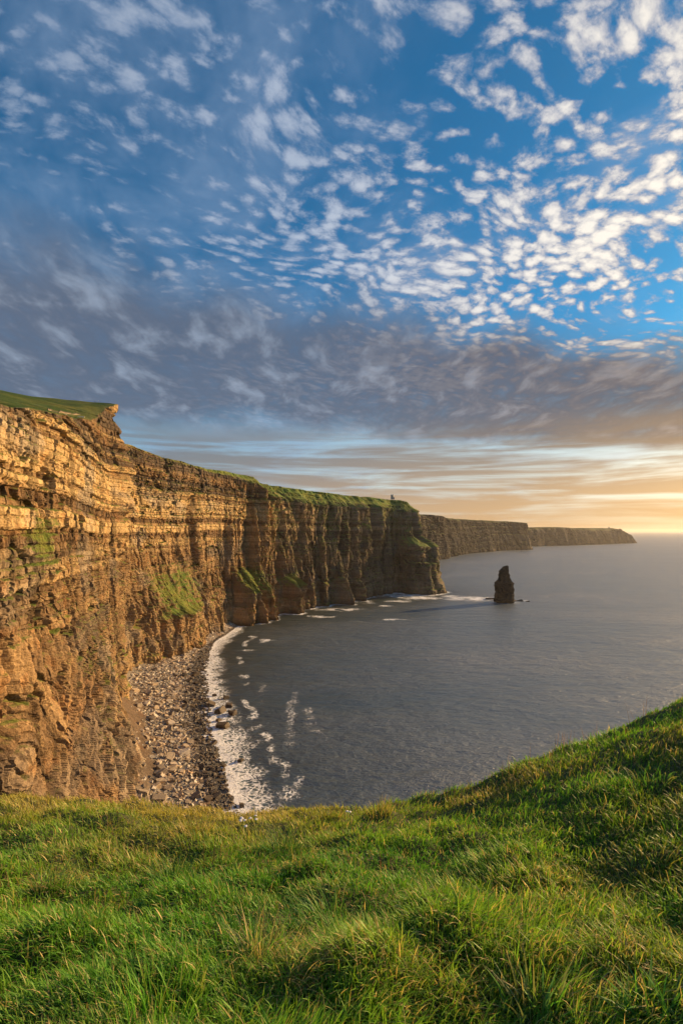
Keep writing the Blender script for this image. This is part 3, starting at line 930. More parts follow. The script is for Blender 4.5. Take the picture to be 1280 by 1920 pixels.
fb.inputs['Base Color'].default_value = (0.80, 0.82, 0.84, 1); fb.inputs['Roughness'].default_value = 0.8
fbm_ = g.node('ShaderNodeBump'); fbm_.inputs['Strength'].default_value = 0.8; fbm_.inputs['Distance'].default_value = 0.8
g.links.new(fn.s, fbm_.inputs['Height']); g.links.new(fbm_.outputs[0], fb.inputs['Normal'])
mx = g.node('ShaderNodeMixShader')
g.links.new((foam_m * 0.97).s, mx.inputs[0]); g.links.new(b.outputs[0], mx.inputs[1]); g.links.new(fb.outputs[0], mx.inputs[2])
g.links.new(mx.outputs[0], o.inputs['Surface'])
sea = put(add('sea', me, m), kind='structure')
print('sea', time.time() - T0)

# ================================================================== sea stack
prof = np.array([(180, 662, 695), (196, 604, 700), (216, 588, 702), (262, 545, 706), (290, 525, 708), (330, 524, 713), (400, 525, 727), (440, 508, 748), (478, 478, 772), (486, 458, 790), (505, 454, 796),
                 (534, 452, 790), (542, 433, 790), (580, 448, 798), (608, 451, 812), (680, 458, 803), (740, 450, 795), (785, 446, 798), (797, 428, 800), (835, 426, 806), (870, 440, 802), (930, 420, 815)], float)
pz = (866 - prof[:, 0]) * 0.0945
pl = (620 - prof[:, 1]) * 0.0945; pr = (prof[:, 2] - 620) * 0.0945
zz = np.linspace(-4, pz.max(), 150)
o_ = np.argsort(pz)
Ls = np.interp(zz, pz[o_], pl[o_]); Rs = np.interp(zz, pz[o_], pr[o_])
th = np.linspace(0, 2 * math.pi, 201)[:-1]
TH, ZS = np.meshgrid(th, zz)
mid = ((Rs - Ls) / 2)[:, None]; hw = ((Rs + Ls) / 2)[:, None]
cs, sn = np.cos(TH), np.sin(TH)
pw = 0.72
ux, uy = np.sign(cs) * np.abs(cs) ** pw, np.sign(sn) * np.abs(sn) ** pw
arc = TH * 16
bnd, hrd = bed_stack(91, -10, 80, 0.8, 3.6)
ib = np.clip(np.searchsorted(bnd, ZS + 0.5 * vn2(cs * 2, sn * 2, 3)) - 1, 0, len(bnd) - 1)
cell = np.floor(arc / (1.5 + 4 * h2(ib, ib * 0, 5)))
rad = 1.5 * (h2(cell, ib, 6) - 0.5) + 1.4 * (hrd[ib] - 0.5) + 1.6 * (np.sqrt(np.abs(vn2(cs * 4.1 + 3, sn * 4.1 + ZS / 40, 8))) - 0.6)
rad = rad + 0.8 * fbm(cs * 7 + ZS / 5, sn * 7 + ZS / 4, 3, 9)
rad = rad * np.clip((pz.max() - ZS) / 8, 0.15, 1)
shrink = 0.90
SXs = mid + ux * (hw * shrink + rad); SYs = uy * (hw * 0.80 + rad)
V = np.stack([SXs, SYs, ZS], -1).reshape(-1, 3)
nr, nc = TH.shape
i = np.arange(nr - 1)[:, None] * nc; j = np.arange(nc)[None, :]; j1 = (j + 1) % nc
Q = np.stack([i + j, i + j1, i + nc + j1, i + nc + j], -1).reshape(-1, 4)
V = np.vstack([V, [[mid[-1, 0], 0, pz.max() + 0.3]]])
top_i = (nr - 1) * nc + np.arange(nc)
Tt = np.stack([top_i, (nr - 1) * nc + (np.arange(nc) + 1) % nc, np.full(nc, len(V) - 1)], -1)
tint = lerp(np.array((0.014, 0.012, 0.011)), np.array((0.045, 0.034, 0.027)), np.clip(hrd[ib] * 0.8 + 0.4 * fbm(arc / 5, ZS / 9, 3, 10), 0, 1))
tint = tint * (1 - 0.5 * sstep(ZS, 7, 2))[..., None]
tint = np.vstack([tint.reshape(-1, 3), [[0.08, 0.07, 0.05]]])
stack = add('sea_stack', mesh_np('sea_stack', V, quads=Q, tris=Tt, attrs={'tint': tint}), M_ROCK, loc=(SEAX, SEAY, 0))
put(stack, 'tall dark jagged sea stack standing alone off the headland', 'sea stack')

for u, v, s, fl, lab in ((917, 1123.5, 9, .35, 'low dark rock awash on the cliff side of the tall sea stack'),
                         (963, 1127.2, 8, .45, 'low dark rock touching the seaward foot of the tall sea stack'),
                         (974, 1127.5, 6, .3, 'middle one of the low rocks trailing seaward from the stack'),
                         (989, 1128, 5.5, .5, 'outermost low rock trailing seaward from the stack')):
    x, y = at(u, v)
    boulder(x, y, s, z=-0.4, wet=True, flat=fl, label=lab, group='low rocks at the foot of the sea stack', yaw=0.1)

# small stack far off, in front of the distant cliffs
x, y = at(922, 1034)
a = np.linspace(0, 2 * math.pi, 33)[:-1]
rows_ = []
for zc_, rr in ((-3, 21), (4, 19), (9, 16), (14, 13.5), (19, 12), (24, 8.5), (29, 6), (33, 2.6)):
    q = rr * (1 + 0.22 * fbm(a * 3, a * 0 + zc_ / 9, 3, 33))
    rows_.append(np.stack([q * np.cos(a) - zc_ * 0.05, 0.8 * q * np.sin(a), np.full(32, zc_) + 1.2 * vn2(a * 4, a * 0 + zc_, 34)], -1))
V = np.concatenate(rows_); nr, nc = 8, 32
i = np.arange(nr - 1)[:, None] * nc; j = np.arange(nc)[None, :]; j1 = (j + 1) % nc
Q = np.stack([i + j, i + j1, i + nc + j1, i + nc + j], -1).reshape(-1, 4)
V = np.vstack([V, [[-1.8, 0, 34.5]]])
Tt = np.stack([(nr - 1) * nc + np.arange(nc), (nr - 1) * nc + (np.arange(nc) + 1) % nc, np.full(nc, len(V) - 1)], -1)
o = add('sea_stack', mesh_np('sea_stack_small', V, quads=Q, tris=Tt, attrs={'tint': np.tile((0.10, 0.075, 0.055), (len(V), 1))}), M_ROCK_FAR, loc=(x, y, 0))
put(o, 'small dark pointed rock at the foot of the distant cliffs', 'sea stack')


# ================================================================== things on the cliff tops
def plain(name, col, rough=0.85, var=0.25, scale=3.0):
    m, g, b, o = new_mat(name)
    n = g.noise(geo_pos(g), scale, 4, 0.6)
    g.put(b.inputs['Base Color'], g.mix(n.smooth(0.3, 0.7), tuple(c * (1 - var) for c in col), tuple(min(1, c * (1 + var)) for c in col)))
    b.inputs['Roughness'].default_value = rough
    bump(g, b, n, 0.4, 0.05)
    return m


M_TOWER = plain('tower_stone', (0.40, 0.37, 0.33))
M_DARK = plain('dark_opening', (0.03, 0.028, 0.025))
M_POST = plain('flagstone', (0.26, 0.20, 0.13))
M_WHITE = plain('pale_stone', (0.62, 0.60, 0.56))

# heights of the ground inland of the brow
cv = np.empty(len(cliff.data.vertices) * 3, np.float32); cliff.data.vertices.foreach_get('co', cv); cv = cv.reshape(-1, 3)
PLAT = cv[-13 * len(CL[0]):]
fv = np.empty(len(headland_b.data.vertices) * 3, np.float32); headland_b.data.vertices.foreach_get('co', fv); fv = fv.reshape(-1, 3)
PLATB = fv[-13 * len(FB[0]):]


def plat_z(x, y, A=None):
    A = PLAT if A is None else A
    d = (A[:, 0] - x) ** 2 + (A[:, 1] - y) ** 2
    i = np.argsort(d)[:4]; wgt = 1 / (d[i] + 0.01)
    return float((A[i, 2] * wgt).sum() / wgt.sum())


def bm_obj(name, fn, mat, parent=None, loc=None):
    bm = bmesh.new(); fn(bm)
    me = bpy.data.meshes.new(name); bm.to_mesh(me); bm.free()
    return add(name, me, mat, parent, loc)


def box(bm, c, s, rz=0.0):
    from mathutils import Matrix
    mt = Matrix.Translation(c) @ Matrix.Rotation(rz, 4, 'Z') @ Matrix.Diagonal((*s, 1))
    return bmesh.ops.create_cube(bm, size=1.0, matrix=mt)


def cyl(bm, c, r1, r2, h, seg=24):
    from mathutils import Matrix
    bmesh.ops.create_cone(bm, cap_ends=True, segments=seg, radius1=r1, radius2=r2, depth=h, matrix=Matrix.Translation((c[0], c[1], c[2] + h / 2)))


def empty(name, loc, rz=0.0):
    o = bpy.data.objects.new(name, None); scene.collection.objects.link(o)
    o.location = loc; o.rotation_euler = (0, 0, rz)
    return o


# round stone tower with its stair turret on the headland
tx_, ty_ = 104.0, 992.0
tw = empty('stone_tower', (tx_, ty_, plat_z(tx_, ty_) - 0.4))
put(tw, 'small pale round stone tower on the grassy brow of the headland', 'tower')
bm_obj('wall', lambda bm: cyl(bm, (0, 0, 0), 3.1, 2.9, 8.2), M_TOWER, tw)
bm_obj('turret', lambda bm: cyl(bm, (4.0, -0.6, 0), 1.25, 1.2, 4.2, 16), M_TOWER, tw)
bm_obj('parapet', lambda bm: cyl(bm, (0, 0, 8.202), 3.25, 3.25, 0.5), M_TOWER, tw)
for k in range(8):
    a = k * math.pi / 4
    bm_obj('merlon', lambda bm: box(bm, (2.85 * math.cos(a), 2.85 * math.sin(a), 9.15), (0.7, 1.0, 0.9), a), M_TOWER, tw)
bm_obj('door', lambda bm: box(bm, (0.3, -3.06, 1.2), (1.0, 0.3, 2.2)), M_DARK, tw)
for zz_, xx_ in ((5.6, -0.9), (5.6, 1.1)):
    bm_obj('window', lambda bm: box(bm, (xx_, -2.82, zz_), (0.6, 0.4, 1.3)), M_DARK, tw)

# square ruin on the far headland
x0, y0 = 2610.0, 4722.0
x0 = (1141 - 640) / F_PX * 4735; y0 = 4735
rt = empty('watchtower_ruin', (x0, y0, plat_z(x0, y0, PLATB) - 1.5), 0.3)
put(rt, 'tiny dark square watchtower on the tip of the far headland', 'tower')
bm_obj('wall', lambda bm: box(bm, (0, 0, 7.5), (9, 9, 15)), M_TOWER, rt)
bm_obj('parapet', lambda bm: box(bm, (-1.5, 0, 15.9), (6, 9.2, 1.8)), M_TOWER, rt)
bm_obj('window', lambda bm: box(bm, (0, -4.5, 9), (1.6, 0.3, 2.6)), M_DARK, rt)
# rocky knoll seaward of the ruin
xk = (1161 - 640) / F_PX * 4790; yk = 4790
kz = plat_z(xk, yk, PLATB)
kn = bm_obj('rock_knoll', lambda bm: [box(bm, (dx_, 0, h / 2 - 3), (w_, 16, h + 60), a_) for dx_, w_, h, a_ in ((-8, 12, 2, .1), (0, 10, 8, -.05), (8, 11, 3, .2), (16, 9, -2, 0))], M_ROCK_FAR, None, (xk, yk, kz - 30))
at_ = kn.data.attributes.new('tint', 'FLOAT_COLOR', 'POINT'); at_.data.foreach_set('color', [0.1, 0.075, 0.055, 1] * len(kn.data.vertices))
put(kn, 'blocky rock knoll seaward of the tiny watchtower', 'rock')

# flagstone fence along the path behind the high brow
fp = [(-137, 226), (-140, 236), (-143, 246), (-146, 256), (-149.5, 267), (-153, 279), (-156, 290)]
pts = []
for (ax, ay), (bx_, by_) in zip(fp[:-1], fp[1:]):
    for q in range(4): pts.append((ax + (bx_ - ax) * q / 4, ay + (by_ - ay) * q / 4))
fz0 = plat_z(*fp[0])
fe = empty('flagstone_fence', (fp[0][0], fp[0][1], fz0))
put(fe, 'low tan flagstone fence along the path behind the cliff brow', 'fence')
for k, (xa, ya) in enumerate(pts):
    za = plat_z(xa, ya) - fz0
    bm_obj('post', lambda bm: box(bm, (xa - fp[0][0], ya - fp[0][1], za + 0.5), (0.35, 0.35, 1.3), 0.3), M_POST, fe)
    if k + 1 < len(pts):
        xb, yb = pts[k + 1]; zb_ = plat_z(xb, yb) - fz0
        xm, ym = (xa + xb) / 2 - fp[0][0], (ya + yb) / 2 - fp[0][1]
        bm_obj('slab', lambda bm: box(bm, (xm, ym, (za + zb_) / 2 + 0.35), (0.14, math.hypot(xb - xa, yb - ya) - 0.7, 0.8), math.atan2(xa - xb, yb - ya)), M_POST, fe)
for (xa, ya), sz_, lab in (((-132.5, 231), (2.6, 1.6, .5), 'flat white slab lying on the grass below the flagstone fence'),
                           ((-141, 262), (3.2, 1.5, .45), 'pale slab at the brow of the cliff, nearer the promontory')):
    o = bm_obj('stone_slab', lambda bm: (box(bm, (0, 0, 0.2), sz_, 0.4), bmesh.ops.bevel(bm, geom=bm.edges[:], offset=0.08, affect='EDGES')), M_WHITE, None, (xa, ya, plat_z(xa, ya)))
    put(o, lab, 'stone')


def person(x, y, z, facing, coat, legs, label, lean):
    """A standing figure in one skinned mesh, coat and trousers as two materials by height."""
    P = [(0, 0, .98), (0, 0, 1.2), (0, 0, 1.42), (0, .01, 1.54), (0, .02, 1.66), (0, .02, 1.76),
         (-.10, 0, .92), (-.11, .02, .5), (-.12, 0, .08), (-.12, .12, .04), (.10, 0, .92), (.12, -.03, .5), (.14, -.05, .08), (.14, .08, .04),
         (-.20, 0, 1.40), (-.25, .02, 1.12), (-.22, .14, .90), (.20, 0, 1.40), (.26, .02, 1.12), (.24, .12, .88)]
    R_ = [.16, .17, .16, .065, .105, .09, .10, .075, .055, .045, .10, .075, .055, .045, .075, .06, .045, .075, .06, .045]
    ed = [(0, 1), (1, 2), (2, 3), (3, 4), (4, 5), (0, 6), (6, 7), (7, 8), (8, 9), (0, 10), (10, 11), (11, 12), (12, 13), (2, 14), (14, 15), (15, 16), (2, 17), (17, 18), (18, 19)]
    me = bpy.data.meshes.new('person'); me.from_pydata(P, ed, []); me.update()
    o = add('person', me)
    sk = o.modifiers.new('skin', 'SKIN'); o.modifiers.new('sub', 'SUBSURF').levels = 1
    for i, q in enumerate(me.skin_vertices[0].data):
        q.radius = (R_[i], R_[i] * (.7 if i < 3 else 1)); q.use_root = (i == 0)
    m, g, b, oo = new_mat('clothes')
    zz_ = g.xyz(E(g, g.node('ShaderNodeTexCoord').outputs['Object']))[2]
    cc = g.mix(zz_.smooth(.90, .94), legs, coat); cc = g.mix(zz_.smooth(1.50, 1.53), cc, (0.36, 0.22, 0.16)); cc = g.mix(zz_.smooth(1.70, 1.73), cc, (0.04, 0.03, 0.02))
    g.put(b.inputs['Base Color'], cc); me.materials.append(m)
    o.location = (x, y, z); o.rotation_euler = (0, lean, facing)
    put(o, label, 'person', 'walkers on the high promontory')


person(-168, 330, plat_z(-168, 330) - 0.02, 0.6, (0.05, 0.06, 0.08), (0.04, 0.04, 0.05), 'tiny standing person in dark coat on the promontory, farther from its tip', 0)
person(-166.2, 331, plat_z(-166.2, 331) - 0.02, -0.9, (0.09, 0.08, 0.07), (0.05, 0.05, 0.06), 'tiny standing person in dark coat on the promontory, nearer its tip', 0.05)

# ================================================================== evening haze over the sea
hz_me = bpy.data.meshes.new('haze')
bm = bmesh.new(); box(bm, (0, 5500, 114.0), (84000, 74000, 240.0)); bm.to_mesh(hz_me); bm.free()
hm = bpy.data.materials.new('haze_air'); hm.use_nodes = True; hm.node_tree.nodes.clear()
g = G(hm.node_tree)
pv = g.node('ShaderNodeVolumePrincipled')
pv.inputs['Color'].default_value = (0.92, 0.90, 0.88, 1)
pv.inputs['Density'].default_value = 0.000024
pv.inputs['Anisotropy'].default_value = 0.35
ho = g.node('ShaderNodeOutputMaterial'); g.links.new(pv.outputs[0], ho.inputs['Volume'])
haze = add('haze', hz_me, hm)
put(haze, 'thin warm evening haze over the sea', 'haze', kind='stuff')
print('things', time.time() - T0)

# ================================================================== the grassy slope we stand on
EDGE_Y = 9.0
CX = np.array([-40, -14, -10, -6.36, -3.4, -0.8, 1.0, 2.3, 3.1, 4.57, 6.36, 8.5, 11, 14, 18, 25, 40, 70], float)
CZ = np.array([3.0, .9, .55, .30, .12, 0, .06, .42, .80, 1.38, 2.14, 2.6, 2.85, 3.1, 3.3, 3.6, 4, 5], float)
rg = np.random.default_rng(2024)
# hummocks: rounded tussocks with dark hollows between
NB = 1500
hb = np.stack([rg.uniform(-9, 10, NB), rg.uniform(0.8, 11, NB)], 1)
hr = 0.16 + 0.34 * rg.random(NB) ** 1.6
ha = hr * (0.18 + 0.34 * rg.random(NB)) * (1 - 0.45 * sstep(hb[:, 0], 1.2, 3.2))


def edge_y(x):
    e = EDGE_Y + 0.35 * fbm(np.asarray(x) / 1.7, np.asarray(x) * 0, 3, 700) + np.where(x > 6.2, 0.85 * (x - 6.2), 0.0)
    return e + np.where(x < -8, 0.3 * (-8 - x), 0)


def bumps(x, y):
    x = np.asarray(x, float); y = np.asarray(y, float)
    z = np.zeros(x.shape)
    inside = (x > -9.6) & (x < 10.6) & (y > 0.3) & (y < 11.6)
    if inside.any():
        xi, yi = x[inside], y[inside]
        q = np.full(xi.shape, 0.0)
        cellx = np.floor(xi / 1.1).astype(int); celly = np.floor(yi / 1.1).astype(int)
        hx, hy = np.floor(hb[:, 0] / 1.1).astype(int), np.floor(hb[:, 1] / 1.1).astype(int)
        key = cellx * 1000 + celly
        order = np.argsort(key, kind='stable'); ks = key[order]
        for kk in np.unique(ks):
            a, b_ = np.searchsorted(ks, kk), np.searchsorted(ks, kk + 1)
            idx = order[a:b_]
            cxk, cyk = kk // 1000 if kk >= 0 else (kk // 1000), kk % 1000
            near_ = np.where((np.abs(hx - cxk) <= 1) & (np.abs(hy - cyk) <= 1))[0]
            if not len(near_): continue
            d2 = ((xi[idx][:, None] - hb[near_, 0]) ** 2 + ((yi[idx][:, None] - hb[near_, 1])) ** 2) / hr[near_] ** 2
            q[idx] = np.max(ha[near_] * np.exp(-d2 * 1.4), axis=1)
        z[inside] = q
    return z


def slope_base(x, y):
    x = np.asarray(x, float); y = np.asarray(y, float)
    yy = np.clip(y, -3, None)
    z = CAM_H - 1.45 - 0.43 * yy + np.interp(x, CX, CZ) * np.clip(0.35 + 0.65 * yy / 7.0, 0.3, 1.0)
    calm = 1 - 0.65 * sstep(x, 1.2, 3.2)
    z = z + 0.12 * calm * fbm(x / 2.6, y / 1.7, 3, 710) + 0.09 * calm * fbm(x / 0.9, y / 0.7, 2, 715)
    over = np.clip(y - edge_y(x), 0, None)
    z = z - np.where(over < 1.2, 1.1 * over ** 2, 1.1 * 1.44 + 2.64 * (over - 1.2))
    return z


def slope_z(x, y):
    return np.maximum(slope_base(x, y) + bumps(x, y), -3.0)


gxs = np.concatenate([[-40, -30, -22, -17, -14, -12, -10.5], np.arange(-9.5, 10.5, 0.085), np.geomspace(10.6, 80, 26)])
gys = np.concatenate([[-30, -18, -10, -6, -3, -1.5, -.5], np.arange(0.2, 11.2, 0.085), np.geomspace(11.3, 75, 44)])
GX, GY = np.meshgrid(gxs, gys)
GZ = slope_z(GX, GY)
me = mesh_np('grassy_slope', np.stack([GX, GY, GZ], -1).reshape(-1, 3), quads=grid_quads(*GX.shape), smooth=True)
m, g, b, o = new_mat('turf')
P = geo_pos(g)
n = g.noise(P, 3.0, 6, 0.65); n2 = g.noise(P, 22.0, 4, 0.6)
g.put(b.inputs['Base Color'], g.mix(n.smooth(0.35, 0.65), g.mix(n2, (0.020, 0.030, 0.008), (0.07, 0.10, 0.02)), g.mix(n2, (0.03, 0.035, 0.012), (0.12, 0.12, 0.035))))
b.inputs['Roughness'].default_value = 0.95
bump(g, b, n2, 0.8, 0.05)
slope = put(add('grassy_slope', me, m), kind='structure')

# ------------------------------------------------------------------ grass blades
m, g, b, o = new_mat('grass_blade')
col = g.attr('tint', 'Color')
g.put(b.inputs['Base Color'], col)
b.inputs['Roughness'].default_value = 0.5
b.inputs['Specular IOR Level'].default_value = 0.30
tr = g.node('ShaderNodeBsdfTranslucent'); g.put(tr.inputs['Color'], g.mix(1.0, col, (1.15, 1.1, 0.6), 'MULTIPLY'))
ms = g.node('ShaderNodeMixShader'); ms.inputs[0].default_value = 0.42
g.links.new(b.outputs[0], ms.inputs[1]); g.links.new(tr.outputs[0], ms.inputs[2]); g.links.new(ms.outputs[0], o.inputs['Surface'])
M_BLADE = m

C_DEEP = np.array((0.060, 0.200, 0.026)); C_GREEN = np.array((0.120, 0.345, 0.034)); C_LIME = np.array((0.260, 0.450, 0.048))
C_OLIVE = np.array((0.240, 0.260, 0.050)); C_STRAW = np.array((0.56, 0.45, 0.19)); C_GOLD = np.array((0.42, 0.36, 0.080)); C_BLUE = np.array((0.100, 0.240, 0.075))


def blades(x, y, z, length, width, az_, lean, curl, colour, seg=3, tipcol=None):
    """Tapered blades that leave the ground at (x, y, z) and bow over towards az_."""
    n = len(x)
    t = np.linspace(0, 1, seg + 1)
    ang = lean[:, None] + curl[:, None] * t[None, :]          # angle from the vertical along the blade
    ang = np.minimum(ang, 2.3)
    step = (length / seg)[:, None]
    dh = np.concatenate([np.zeros((n, 1)), np.cumsum(np.sin(ang[:, :-1]) * step, 1)], 1)
    dv = np.concatenate([np.zeros((n, 1)), np.cumsum(np.cos(ang[:, :-1]) * step, 1)], 1)
    ca, sa = np.cos(az_)[:, None], np.sin(az_)[:, None]
    cx_, cy_, cz_ = x[:, None] + ca * dh, y[:, None] + sa * dh, z[:, None] + dv - 0.012
    tw_ = az_ + rg.normal(0, 0.7, n)
    wv = width[:, None] * np.array([0.75, 1.0, 0.85, 0.55, 0.3])[:seg][None, :] * 0.5 if seg <= 5 else None
    pxv, pyv = -np.sin(tw_)[:, None], np.cos(tw_)[:, None]
    L_ = np.stack([cx_[:, :-1] - pxv * wv, cy_[:, :-1] - pyv * wv, cz_[:, :-1]], -1)
    R_ = np.stack([cx_[:, :-1] + pxv * wv, cy_[:, :-1] + pyv * wv, cz_[:, :-1]], -1)
    tip = np.stack([cx_[:, -1], cy_[:, -1], cz_[:, -1]], -1)[:, None, :]
    V = np.concatenate([np.stack([L_, R_], 2).reshape(n, seg * 2, 3), tip], 1)
    per = seg * 2 + 1
    q = np.array([(2 * k, 2 * k + 1, 2 * k + 3, 2 * k + 2) for k in range(seg - 1)])
    tq = np.array([(2 * seg - 2, 2 * seg - 1, 2 * seg)])
    base = (np.arange(n) * per)[:, None, None]
    Q = (base + q[None]).reshape(-1, 4); T = (base + tq[None]).reshape(-1, 3)
    tipc = colour if tipcol is None else tipcol
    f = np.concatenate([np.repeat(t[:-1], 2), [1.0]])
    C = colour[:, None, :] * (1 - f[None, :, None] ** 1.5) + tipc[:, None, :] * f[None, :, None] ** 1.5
    return V.reshape(-1, 3), Q, T, C.reshape(-1, 3)


def merge(parts):
    V, Q, T, C, off = [], [], [], [], 0
    for v, q, t, c in parts:
        V.append(v); C.append(c); Q.append(q + off); T.append(t + off); off += len(v)
    return np.concatenate(V), np.concatenate(Q), np.concatenate(T), np.concatenate(C)


# sample the slope evenly as the eye meets it, thinning with distance
NBL = 205000
yy = np.exp(rg.uniform(math.log(1.7), math.log(10.6), NBL))
xx = rg.uniform(-1, 1, NBL) * (0.85 * yy + 0.6) + 0.05
extra = rg.random(NBL) < 0.12
xx = np.where(extra & (yy > 6), rg.uniform(-8.5, 9.8, NBL), xx)
over = yy - edge_y(xx)
ok = over < 0.5
xx, yy = xx[ok], yy[ok]
bz = bumps(xx, yy); zz = slope_base(xx, yy) + bz
e_ = 0.04
bxg = (bumps(xx + e_, yy) - bumps(xx - e_, yy)) / (2 * e_); byg = (bumps(xx, yy + e_) - bumps(xx, yy - e_)) / (2 * e_)
n = len(xx)
f1 = fbm(xx / 1.3, yy / 1.3, 3, 720); f2 = fbm(xx / 0.45, yy / 0.45, 3, 725); f3 = fbm(xx / 2.6 + 7, yy / 2.0, 3, 730)
# blades flop off the hummocks and otherwise follow a wandering wind
wa = -1.9 + 1.6 * fbm(xx / 1.1, yy / 1.1, 2, 735) + rg.normal(0, 1.0, n)
dxv = np.cos(wa) * 0.75 - bxg * 0.9; dyv = np.sin(wa) * 0.75 - byg * 0.9
az_ = np.arctan2(dyv, dxv)
length = (0.070 + 0.120 * rg.random(n) ** 1.6) * (1.0 + 0.45 * f2 + 0.30 * f1) * np.interp(yy, [2, 5, 9], [1.0, 1.0, 0.95])
length = np.clip(length, 0.05, 0.40)
width = (0.0036 + 0.0042 * rg.random(n)) * np.interp(yy, [2, 5, 10], [1.0, 1.5, 2.3])
lean = np.clip(rg.normal(0.45, 0.30, n), 0, 1.3); curl = np.clip(rg.normal(0.95, 0.5, n), 0, 2.4)
mixn = rg.random(n)
cc = lerp(C_DEEP, C_GREEN, np.clip(0.5 + 0.9 * f2 + 0.5 * rg.normal(0, .5, n), 0, 1))
cc = lerp(cc, np.broadcast_to(C_LIME, cc.shape), np.clip(0.38 + 0.9 * f1 + 0.25 * rg.normal(0, 1, n), 0, 1) * 0.75)
cc = lerp(cc, np.broadcast_to(C_OLIVE, cc.shape), np.clip(0.04 + 1.3 * f3 + 0.2 * rg.normal(0, 1, n), 0, 0.85))
edge_sun_tint = sstep(edge_y(xx) - yy + 0.8 * f1, 3.6, 0.4) * sstep(xx, 2.0, -2.4)  # low sun on the left edge, painted as golden blade colour
cc = lerp(cc, np.broadcast_to(C_GOLD, cc.shape), np.clip(edge_sun_tint * (0.85 + 0.9 * f2), 0, 0.9))
straw = (rg.random(n) < 0.08 + 0.22 * np.clip(f1 + f3, 0, 1)) | (rg.random(n) < 0.10 * edge_sun_tint)
cc = np.where(straw[:, None], C_STRAW * (0.7 + 0.5 * rg.random(n))[:, None], cc)
cc = cc * (0.75 + 0.5 * rg.random(n))[:, None]
brown_tip = (rg.random(n) < 0.10)[:, None]
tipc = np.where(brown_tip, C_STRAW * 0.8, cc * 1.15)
near_b, far_b = yy < 3.0, yy > 5.6
parts_ = []
for msk, seg in ((near_b, 4), (~near_b & ~far_b, 3), (far_b, 2)):
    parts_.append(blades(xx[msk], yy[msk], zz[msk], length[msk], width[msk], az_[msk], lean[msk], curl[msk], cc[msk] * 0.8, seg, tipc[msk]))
V, Q, T, C = merge(parts_)
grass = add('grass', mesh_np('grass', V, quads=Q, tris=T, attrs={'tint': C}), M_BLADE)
put(grass, 'thick uneven green grass covering the near slope', 'grass', kind='stuff')
print('grass', len(V), time.time() - T0)


# ------------------------------------------------------------------ tussocks, leafy tufts, dry stems, flowers
def ground_hit(u, v):
    """Where the sight line through picture position u, v meets the slope."""
    d = np.arange(1.2, 13, 0.01)
    x = (u - 640) / F_PX * d; z = CAM_H - (v - V0) / F_PX * d
    hit = np.where(z < slope_base(x, d) + bumps(x, d) + 0.02)[0]
    k = hit[0] if len(hit) else len(d) - 1
    return float(x[k]), float(d[k]), float(slope_z(x[k:k + 1], d[k:k + 1])[0])


def tussock(u, v, nbl, rad, ln, wd, cols, label, lean0=0.25, curl0=1.3, drift=(0, 0), name='grass_tussock', cat='tussock', group='tussocks on the slope'):
    x, y, z = ground_hit(u, v)
    a = rg.uniform(0, 2 * math.pi, nbl); q = rad * np.sqrt(rg.random(nbl))
    bx_, by_ = q * np.cos(a), q * np.sin(a)
    gz = slope_z(x + bx_, y + by_) - z
    d = np.arctan2(by_ / rad + drift[1] + rg.normal(0, .3, nbl), bx_ / rad + drift[0] + rg.normal(0, .3, nbl))
    L_ = ln * (0.55 + 0.6 * rg.random(nbl)); W_ = wd * (0.7 + 0.6 * rg.random(nbl))
    c0 = np.array(cols)[rg.integers(0, len(cols), nbl)] * (0.75 + 0.5 * rg.random(nbl))[:, None]
    V, Q, T, C = merge([blades(bx_, by_, gz, L_, W_, d, np.clip(lean0 * (0.4 + q / rad) + rg.normal(0, .15, nbl), 0, 1.2), np.clip(rg.normal(curl0, .4, nbl), .1, 2.4), c0 * 0.8, 5, np.where((rg.random(nbl) < .2)[:, None], C_STRAW, c0 * 1.2))])
    o = add(name, mesh_np(name, V, quads=Q, tris=T, attrs={'tint': C}), M_BLADE, loc=(x, y, z))
    return put(o, label, cat, group)


GREY_GREEN = np.array((0.20, 0.25, 0.11))
tussock(500, 1800, 210, 0.17, 0.36, 0.0065, [GREY_GREEN, C_STRAW, GREY_GREEN, C_GREEN], 'long pale grey-green tussock with straw blades low in the middle of the slope', drift=(.5, -.2))
tussock(560, 1850, 120, 0.14, 0.30, 0.0060, [C_STRAW, C_STRAW * .7, GREY_GREEN], 'tangled straw-coloured tussock beside the long pale grey-green one', drift=(.8, -.3))
tussock(105, 1655, 130, 0.20, 0.34, 0.0070, [GREY_GREEN, C_STRAW * .9, C_BLUE], 'pale arching tussock at the left-hand edge of the slope', drift=(.9, -.3))
tussock(530, 1600, 240, 0.26, 0.36, 0.0085, [C_BLUE * .7, C_DEEP, C_DEEP * .8], 'dark green shaggy dome-shaped tussock near the middle of the grass edge', drift=(-.2, -.4))
tussock(555, 1625, 80, 0.16, 0.34, 0.0070, [GREY_GREEN, C_STRAW], 'pale fringe of long blades hanging below the dark dome-shaped tussock', drift=(.2, -1.0))
tussock(600, 1720, 150, 0.20, 0.28, 0.0075, [C_BLUE, C_GREEN, C_DEEP], 'bluish green broad-bladed tuft right of centre on the slope', drift=(-.6, -.3))
tussock(630, 1770, 110, 0.16, 0.26, 0.0070, [C_BLUE, C_GREEN, GREY_GREEN], 'bluish green tuft just below the broad-bladed one', drift=(-.4, -.4))
tussock(320, 1650, 150, 0.16, 0.27, 0.0070, [C_DEEP, C_DEEP * .7, C_BLUE], 'dark upright tuft in the hollow left of centre', lean0=.15, curl0=.8)
tussock(1010, 1905, 60, 0.13, 0.25, 0.014, [C_BLUE * 1.2, C_GREEN, GREY_GREEN], 'broad-leaved bright tuft at the bottom edge, right of centre', lean0=.2, curl0=.9)
